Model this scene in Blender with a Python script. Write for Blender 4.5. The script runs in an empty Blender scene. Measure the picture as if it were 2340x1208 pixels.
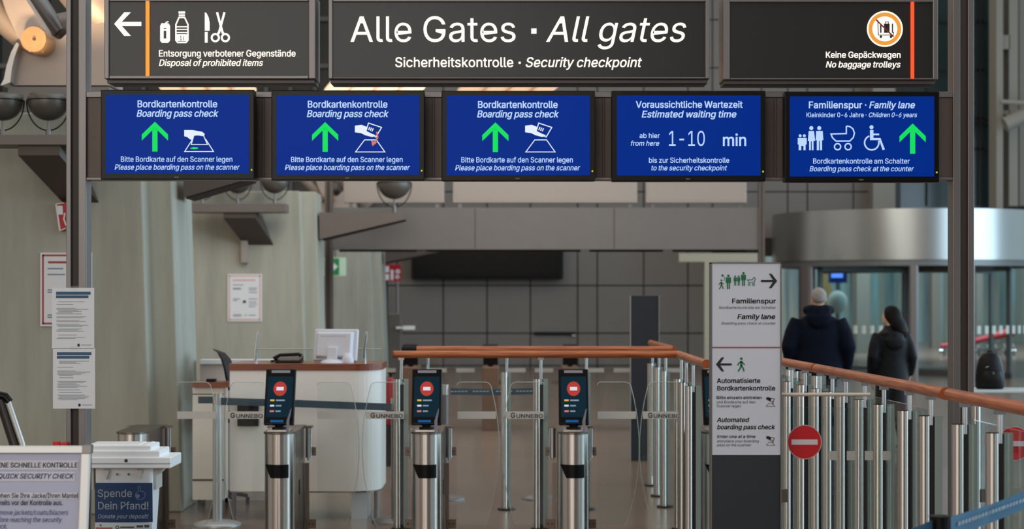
import bpy, bmesh, math, random
from mathutils import Vector, Matrix
random.seed(7)
S = bpy.context.scene
COL = S.collection
F = 4000.0            # focal length in pixels of the 2340 px wide frame
H = 1.65              # camera height
CX, HY = 1170.0, 675.0

# ------------------------------------------------------------------ camera
cd = bpy.data.cameras.new('camera')
cam = bpy.data.objects.new('camera', cd)
COL.objects.link(cam)
cam.location = (0, 0, H)
cam.rotation_euler = (math.pi / 2, 0, 0)
cd.sensor_width = 36.0
cd.lens = 36.0 * F / 2340.0
cd.shift_y = (HY - 604.0) / 2340.0
cd.clip_end = 300
cd.dof.use_dof = True
cd.dof.focus_distance = 9.0
cd.dof.aperture_fstop = 3.0
S.camera = cam
S.view_settings.view_transform = 'Standard'
S.view_settings.look = 'None'
S.view_settings.gamma = 1.0
S.view_settings.exposure = 0.0
S.cycles.transparent_max_bounces = 40
S.cycles.max_bounces = 10
S.cycles.sample_clamp_indirect = 4.0
S.cycles.caustics_reflective = False
S.cycles.caustics_refractive = False

# ------------------------------------------------------------------ world and large lights
w = bpy.data.worlds.new('streak_world')
S.world = w
w.use_nodes = True
bg = w.node_tree.nodes['Background']
bg.inputs[1].default_value = 0.95
# warm and cool bands, shaped to put bright and dark streaks on the steel
wn = w.node_tree
w_tc = wn.nodes.new('ShaderNodeTexCoord')
w_sp = wn.nodes.new('ShaderNodeSeparateXYZ')
w_mr = wn.nodes.new('ShaderNodeMapRange')
w_mr.inputs['From Min'].default_value = -1.0
w_mr.inputs['From Max'].default_value = 1.0
w_rp = wn.nodes.new('ShaderNodeValToRGB')
wn.links.new(w_tc.outputs['Generated'], w_sp.inputs[0])
wn.links.new(w_sp.outputs['X'], w_mr.inputs['Value'])
wn.links.new(w_mr.outputs[0], w_rp.inputs['Fac'])
wn.links.new(w_rp.outputs['Color'], bg.inputs[0])
_st = [(0.0, (.52, .49, .46)), (.08, (.60, .57, .54)), (.14, (.17, .15, .13)), (.21, (.76, .67, .55)), (.40, (.74, .65, .55)), (.47, (.40, .32, .28)),
       (.55, (.15, .13, .12)), (.73, (.17, .17, .18)), (.79, (.85, 1.02, 1.12)), (.89, (.76, .96, 1.06)), (.95, (.34, .48, .54)), (1.0, (.66, .86, .96))]
_el = w_rp.color_ramp.elements
while len(_el) < len(_st): _el.new(0.5)
for _e, (_p, _c) in zip(_el, _st):
    _e.position, _e.color = _p, _c + (1,)


def area(name, loc, target, sx, sy, energy, color):
    l = bpy.data.lights.new(name, 'AREA')
    l.shape = 'RECTANGLE'
    l.size, l.size_y, l.energy, l.color = sx, sy, energy, color
    o = bpy.data.objects.new(name, l)
    COL.objects.link(o)
    o.location = loc
    o.rotation_euler = (Vector(target) - Vector(loc)).to_track_quat('-Z', 'Y').to_euler()
    return o


area('ceiling_daylight', (0.5, 11, 9.5), (0, 11.5, 0), 10, 16, 420, (1.0, 0.965, 0.91))
area('window_daylight_side', (15, 18, 4.0), (0, 18, 1.5), 26, 6, 2100, (0.62, 0.82, 1.0))
area('entrance_daylight', (9, 46, 7.5), (10, 62, 3.0), 16, 5, 3800, (0.80, 0.92, 1.0))
area('hall_light_behind', (-4, -6, 5.0), (-1, 10, 1.2), 10, 5, 500, (1.0, 0.96, 0.92))
area('added_pier_fill', (-0.5, 18.2, 5.6), (-4.0, 23.1, 1.4), 4, 2, 190, (1.0, 0.97, 0.90))  # fill lamp added to lighten the middle pier
area('deep_hall_light', (2, 27, 9.0), (2, 29, 0), 14, 12, 330, (1.0, 0.97, 0.93))


# ------------------------------------------------------------------ helpers
def C(h, a=1.0):
    h = h.lstrip('#')
    r = [int(h[i:i + 2], 16) / 255 for i in (0, 2, 4)]
    return tuple((c / 12.92 if c <= 0.04045 else ((c + 0.055) / 1.055) ** 2.4) for c in r) + (a,)


def X(px, Y): return (px - CX) * Y / F
def Z(py, Y): return H - (py - HY) * Y / F
def W(px, py, Y): return Vector((X(px, Y), Y, Z(py, Y)))
def on(Y): return lambda x, y: W(x, y, Y)


MATS = {}


def mat(name, color, rough=0.5, metal=0.0, vary=0.0, scale=(6, 6, 6), spec=0.5, bump=0.0, coat=0.0):
    if name in MATS: return MATS[name]
    m = bpy.data.materials.new(name)
    m.use_nodes = True
    nt = m.node_tree
    b = nt.nodes['Principled BSDF']
    c = C(color) if isinstance(color, str) else color
    b.inputs['Base Color'].default_value = c
    b.inputs['Roughness'].default_value = rough
    b.inputs['Metallic'].default_value = metal
    b.inputs['Specular IOR Level'].default_value = spec
    b.inputs['Coat Weight'].default_value = coat
    if vary or bump:
        tc = nt.nodes.new('ShaderNodeTexCoord')
        mp = nt.nodes.new('ShaderNodeMapping')
        mp.inputs['Scale'].default_value = scale
        nz = nt.nodes.new('ShaderNodeTexNoise')
        nz.inputs['Scale'].default_value = 1.0
        nz.inputs['Detail'].default_value = 6
        nz.inputs['Roughness'].default_value = 0.6
        nt.links.new(tc.outputs['Object'], mp.inputs['Vector'])
        nt.links.new(mp.outputs['Vector'], nz.inputs['Vector'])
        if vary:
            rp = nt.nodes.new('ShaderNodeValToRGB')
            rp.color_ramp.elements[0].position = 0.3
            rp.color_ramp.elements[1].position = 0.7
            rp.color_ramp.elements[0].color = tuple(x * (1 - vary) for x in c[:3]) + (1,)
            rp.color_ramp.elements[1].color = tuple(min(1, x * (1 + vary)) for x in c[:3]) + (1,)
            nt.links.new(nz.outputs['Fac'], rp.inputs['Fac'])
            nt.links.new(rp.outputs['Color'], b.inputs['Base Color'])
        if bump:
            bp = nt.nodes.new('ShaderNodeBump')
            bp.inputs['Strength'].default_value = bump
            bp.inputs['Distance'].default_value = 0.01
            nt.links.new(nz.outputs['Fac'], bp.inputs['Height'])
            nt.links.new(bp.outputs['Normal'], b.inputs['Normal'])
    MATS[name] = m
    return m


def emi(name, color, strength=1.0):
    if name in MATS: return MATS[name]
    m = bpy.data.materials.new(name)
    m.use_nodes = True
    nt = m.node_tree
    b = nt.nodes['Principled BSDF']
    c = C(color)
    b.inputs['Base Color'].default_value = (0.002, 0.002, 0.002, 1)
    b.inputs['Roughness'].default_value = 0.3
    b.inputs['Specular IOR Level'].default_value = 0.04
    b.inputs['Emission Color'].default_value = c
    b.inputs['Emission Strength'].default_value = strength
    MATS[name] = m
    return m


def glass(name, tint, refl=1.0, ior=1.45, rough=0.02):
    if name in MATS: return MATS[name]
    m = bpy.data.materials.new(name)
    m.use_nodes = True
    nt = m.node_tree
    nt.nodes.clear()
    out = nt.nodes.new('ShaderNodeOutputMaterial')
    tr = nt.nodes.new('ShaderNodeBsdfTransparent')
    tr.inputs[0].default_value = tint
    gl = nt.nodes.new('ShaderNodeBsdfGlossy')
    gl.inputs['Color'].default_value = (refl, refl, refl, 1)
    gl.inputs['Roughness'].default_value = rough
    fr = nt.nodes.new('ShaderNodeFresnel')
    fr.inputs['IOR'].default_value = ior
    mx = nt.nodes.new('ShaderNodeMixShader')
    ge = nt.nodes.new('ShaderNodeNewGeometry')
    iv = nt.nodes.new('ShaderNodeMath')
    iv.operation = 'SUBTRACT'
    iv.inputs[0].default_value = 1.0
    mu = nt.nodes.new('ShaderNodeMath')
    mu.operation = 'MULTIPLY'
    nt.links.new(ge.outputs['Backfacing'], iv.inputs[1])
    nt.links.new(fr.outputs[0], mu.inputs[0])
    nt.links.new(iv.outputs[0], mu.inputs[1])
    nt.links.new(mu.outputs[0], mx.inputs[0])
    nt.links.new(tr.outputs[0], mx.inputs[1])
    nt.links.new(gl.outputs[0], mx.inputs[2])
    nt.links.new(mx.outputs[0], out.inputs[0])
    MATS[name] = m
    return m


class MB:
    """collects geometry in world coordinates"""

    def __init__(s):
        s.v, s.f, s.smooth, s.cuts = [], [], [], []

    def add(s, verts, faces, smooth=False):
        n = len(s.v)
        s.v += [Vector(p) for p in verts]
        s.f += [tuple(i + n for i in f) for f in faces]
        s.smooth += [smooth] * len(faces)
        return s

    def cut(s):
        s.cuts.append((len(s.v), len(s.f)))
        return s

    def box(s, x0, x1, y0, y1, z0, z1):
        p = [(x, y, z) for z in (z0, z1) for y in (y0, y1) for x in (x0, x1)]
        return s.add(p, [(0, 2, 3, 1), (4, 5, 7, 6), (0, 1, 5, 4), (2, 6, 7, 3), (0, 4, 6, 2), (1, 3, 7, 5)])

    def pbox(s, a, b, c, d, Y0, Y1):
        """box whose front face (at depth Y0) covers pixels a..b by c..d"""
        return s.box(X(a, Y0), X(b, Y0), Y0, Y1, Z(d, Y0), Z(c, Y0))

    def prism(s, pts, lo, hi, axis='y', smooth=False):
        """pts: outline; axis y: (x,z) pairs extruded along y; axis z: (x,y) pairs; axis x: (y,z) pairs"""
        n = len(pts)
        def mk(p, t):
            return (p[0], t, p[1]) if axis == 'y' else ((p[0], p[1], t) if axis == 'z' else (t, p[0], p[1]))
        v = [mk(p, lo) for p in pts] + [mk(p, hi) for p in pts]
        s.add(v, [tuple(range(n))[::-1], tuple(range(n, 2 * n))])
        s.add(v, [(i, (i + 1) % n, n + (i + 1) % n, n + i) for i in range(n)], smooth)
        return s

    def pprism(s, pxpts, Y0, Y1, smooth=False):
        return s.prism([(X(a, Y0), Z(b, Y0)) for a, b in pxpts], Y0, Y1, 'y', smooth)

    def cyl(s, p0, p1, r0, r1=None, n=24, caps=True):
        r1 = r0 if r1 is None else r1
        return s.tube([p0, p1], [r0, r1], n, caps)

    def tube(s, path, r, n=16, caps=True, closed=False):
        path = [Vector(p) for p in path]
        rs = r if isinstance(r, (list, tuple)) else [r] * len(path)
        m = len(path)
        verts = []
        t0 = (path[1] - path[0]).normalized()
        up = Vector((0, 0, 1)) if abs(t0.z) < 0.9 else Vector((0, 1, 0))
        u = t0.cross(up).normalized()
        for i, p in enumerate(path):
            if closed: t = (path[(i + 1) % m] - path[i - 1]).normalized()
            else: t = ((path[i + 1] if i < m - 1 else p) - (path[i - 1] if i else p)).normalized()
            u = (u - t * u.dot(t))
            u = u.normalized() if u.length > 1e-6 else t.orthogonal().normalized()
            q = t.cross(u)
            verts += [p + (u * math.cos(2 * math.pi * k / n) + q * math.sin(2 * math.pi * k / n)) * rs[i] for k in range(n)]
        fs = []
        for i in range(m if closed else m - 1):
            a, b = i * n, ((i + 1) % m) * n
            fs += [(a + k, a + (k + 1) % n, b + (k + 1) % n, b + k) for k in range(n)]
        s.add(verts, fs, True)
        if caps and not closed:
            s.add(verts[:n], [tuple(range(n))[::-1]])
            s.add(verts[-n:], [tuple(range(n))])
        return s

    def lathe(s, c, prof, n=32, M=None):
        c = Vector(c)
        M = M or Matrix.Identity(3)
        verts = []
        for r, z in prof:
            verts += [c + M @ Vector((r * math.cos(2 * math.pi * k / n), r * math.sin(2 * math.pi * k / n), z)) for k in range(n)]
        fs = []
        for i in range(len(prof) - 1):
            a, b = i * n, (i + 1) * n
            fs += [(a + k, a + (k + 1) % n, b + (k + 1) % n, b + k) for k in range(n)]
        s.add(verts, fs, True)
        return s

    def ellipsoid(s, c, rx, ry, rz, n=20, m=12):
        c = Vector(c)
        verts, fs = [], []
        for i in range(m + 1):
            a = math.pi * i / m
            verts += [c + Vector((rx * math.sin(a) * math.cos(2 * math.pi * k / n), ry * math.sin(a) * math.sin(2 * math.pi * k / n), rz * math.cos(a))) for k in range(n)]
        for i in range(m):
            a, b = i * n, (i + 1) * n
            fs += [(a + k, b + k, b + (k + 1) % n, a + (k + 1) % n) for k in range(n)]
        return s.add(verts, fs, True)

    def loft(s, rings, n=20):
        """rings: (centre, u axis vector, v axis vector) -> closed lofted solid"""
        verts, fs = [], []
        for c, u, v in rings:
            c, u, v = Vector(c), Vector(u), Vector(v)
            verts += [c + u * math.cos(2 * math.pi * k / n) + v * math.sin(2 * math.pi * k / n) for k in range(n)]
        for i in range(len(rings) - 1):
            a, b = i * n, (i + 1) * n
            fs += [(a + k, a + (k + 1) % n, b + (k + 1) % n, b + k) for k in range(n)]
        e = (len(rings) - 1) * n
        fs += [tuple(range(n))[::-1], tuple(range(e, e + n))]
        return s.add(verts, fs, True)

    # ---- flat graphics: M maps (x, y) drawing coordinates to a point in the world
    def poly(s, M, pts):
        return s.add([M(*p) for p in pts], [tuple(range(len(pts)))])

    def rect(s, M, a, b, c, d):
        return s.poly(M, [(a, d), (b, d), (b, c), (a, c)])

    def disc(s, M, cx, cy, rx, ry=None, n=36):
        ry = ry or rx
        return s.poly(M, [(cx + rx * math.cos(2 * math.pi * k / n), cy - ry * math.sin(2 * math.pi * k / n)) for k in range(n)])

    def ring(s, M, cx, cy, r0, r1, a0=0, a1=360, n=36):
        A = [math.radians(a0 + (a1 - a0) * k / n) for k in range(n + 1)]
        v = [M(cx + r * math.cos(a), cy - r * math.sin(a)) for a in A for r in (r0, r1)]
        return s.add(v, [(2 * i, 2 * i + 1, 2 * i + 3, 2 * i + 2) for i in range(n)])

    def stroke(s, M, pts, wd, closed=False):
        P = [Vector(p) for p in pts]
        n = len(P)
        L, R = [], []
        for i in range(n):
            d0 = (P[i] - P[i - 1]) if (i or closed) else P[1] - P[0]
            d1 = (P[(i + 1) % n] - P[i]) if (i < n - 1 or closed) else P[i] - P[i - 1]
            d0, d1 = d0.normalized(), d1.normalized()
            n0, n1 = Vector((-d0.y, d0.x)), Vector((-d1.y, d1.x))
            b = (n0 + n1)
            b = b.normalized() if b.length > 1e-4 else n0
            k = wd / 2 / max(0.4, b.dot(n0))
            L.append(P[i] + b * k)
            R.append(P[i] - b * k)
        v = [M(q.x, q.y) for i in range(n) for q in (L[i], R[i])]
        m = n if closed else n - 1
        return s.add(v, [(2 * i, 2 * i + 1, (2 * i + 3) % (2 * n), (2 * i + 2) % (2 * n)) for i in range(m)])


OFF = {}


def obj(name, mb, m, parent=None, bevel=0.0, seg=2, remesh=0.0, smooth_it=0):
    if len(mb.cuts) > 1:  # every line of lettering is a part of its own
        cs = mb.cuts + [(len(mb.v), len(mb.f))]
        cs[0] = (0, 0)
        for (v0, f0), (v1, f1) in zip(cs[:-1], cs[1:]):
            q = MB()
            q.v, q.f, q.smooth = mb.v[v0:v1], [tuple(i - v0 for i in f) for f in mb.f[f0:f1]], mb.smooth[f0:f1]
            o = obj(name, q, m, parent)
        return o
    me = bpy.data.meshes.new(name)
    o = bpy.data.objects.new(name, me)
    COL.objects.link(o)
    org = Vector((0, 0, 0))
    if parent is not None:
        o.parent = parent
        org = OFF[parent.name]
    OFF[o.name] = org
    me.from_pydata([p - org for p in mb.v], [], mb.f)
    me.polygons.foreach_set('use_smooth', mb.smooth)
    me.materials.append(m)
    me.update()
    if remesh:
        r = o.modifiers.new('remesh', 'REMESH')
        r.mode = 'VOXEL'
        r.voxel_size = remesh
        r.use_smooth_shade = True
        if smooth_it:
            q = o.modifiers.new('smooth', 'SMOOTH')
            q.iterations = smooth_it
            q.factor = 0.5
        dg = bpy.context.evaluated_depsgraph_get()
        nm = bpy.data.meshes.new_from_object(o.evaluated_get(dg))
        o.modifiers.clear()
        o.data = nm
        if not nm.materials: nm.materials.append(m)
        nm.polygons.foreach_set('use_smooth', [True] * len(nm.polygons))
    if bevel:
        b = o.modifiers.new('edge', 'BEVEL')
        b.width, b.segments, b.limit_method = bevel, seg, 'ANGLE'
        b.angle_limit = math.radians(40)
    return o


def tag(o, label=None, cat=None, group=None, kind=None):
    for k, v in (('label', label), ('category', cat), ('group', group), ('kind', kind)):
        if v: o[k] = v
    return o


def thing(name, label, cat, loc, group=None):
    o = bpy.data.objects.new(name, None)
    o.empty_display_size = 0.05
    COL.objects.link(o)
    o.location = loc
    OFF[o.name] = Vector(loc)
    return tag(o, label, cat, group)


def struct(name, mb, m, bevel=0.0):
    return tag(obj(name, mb, m, None, bevel), kind='structure')


def copy_tree(o, parent=None, skip=()):
    c = o.copy()
    COL.objects.link(c)
    if parent is not None: c.parent = parent
    for ch in list(o.children):
        if ch in skip: continue
        copy_tree(ch, c, skip)
    return c


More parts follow.
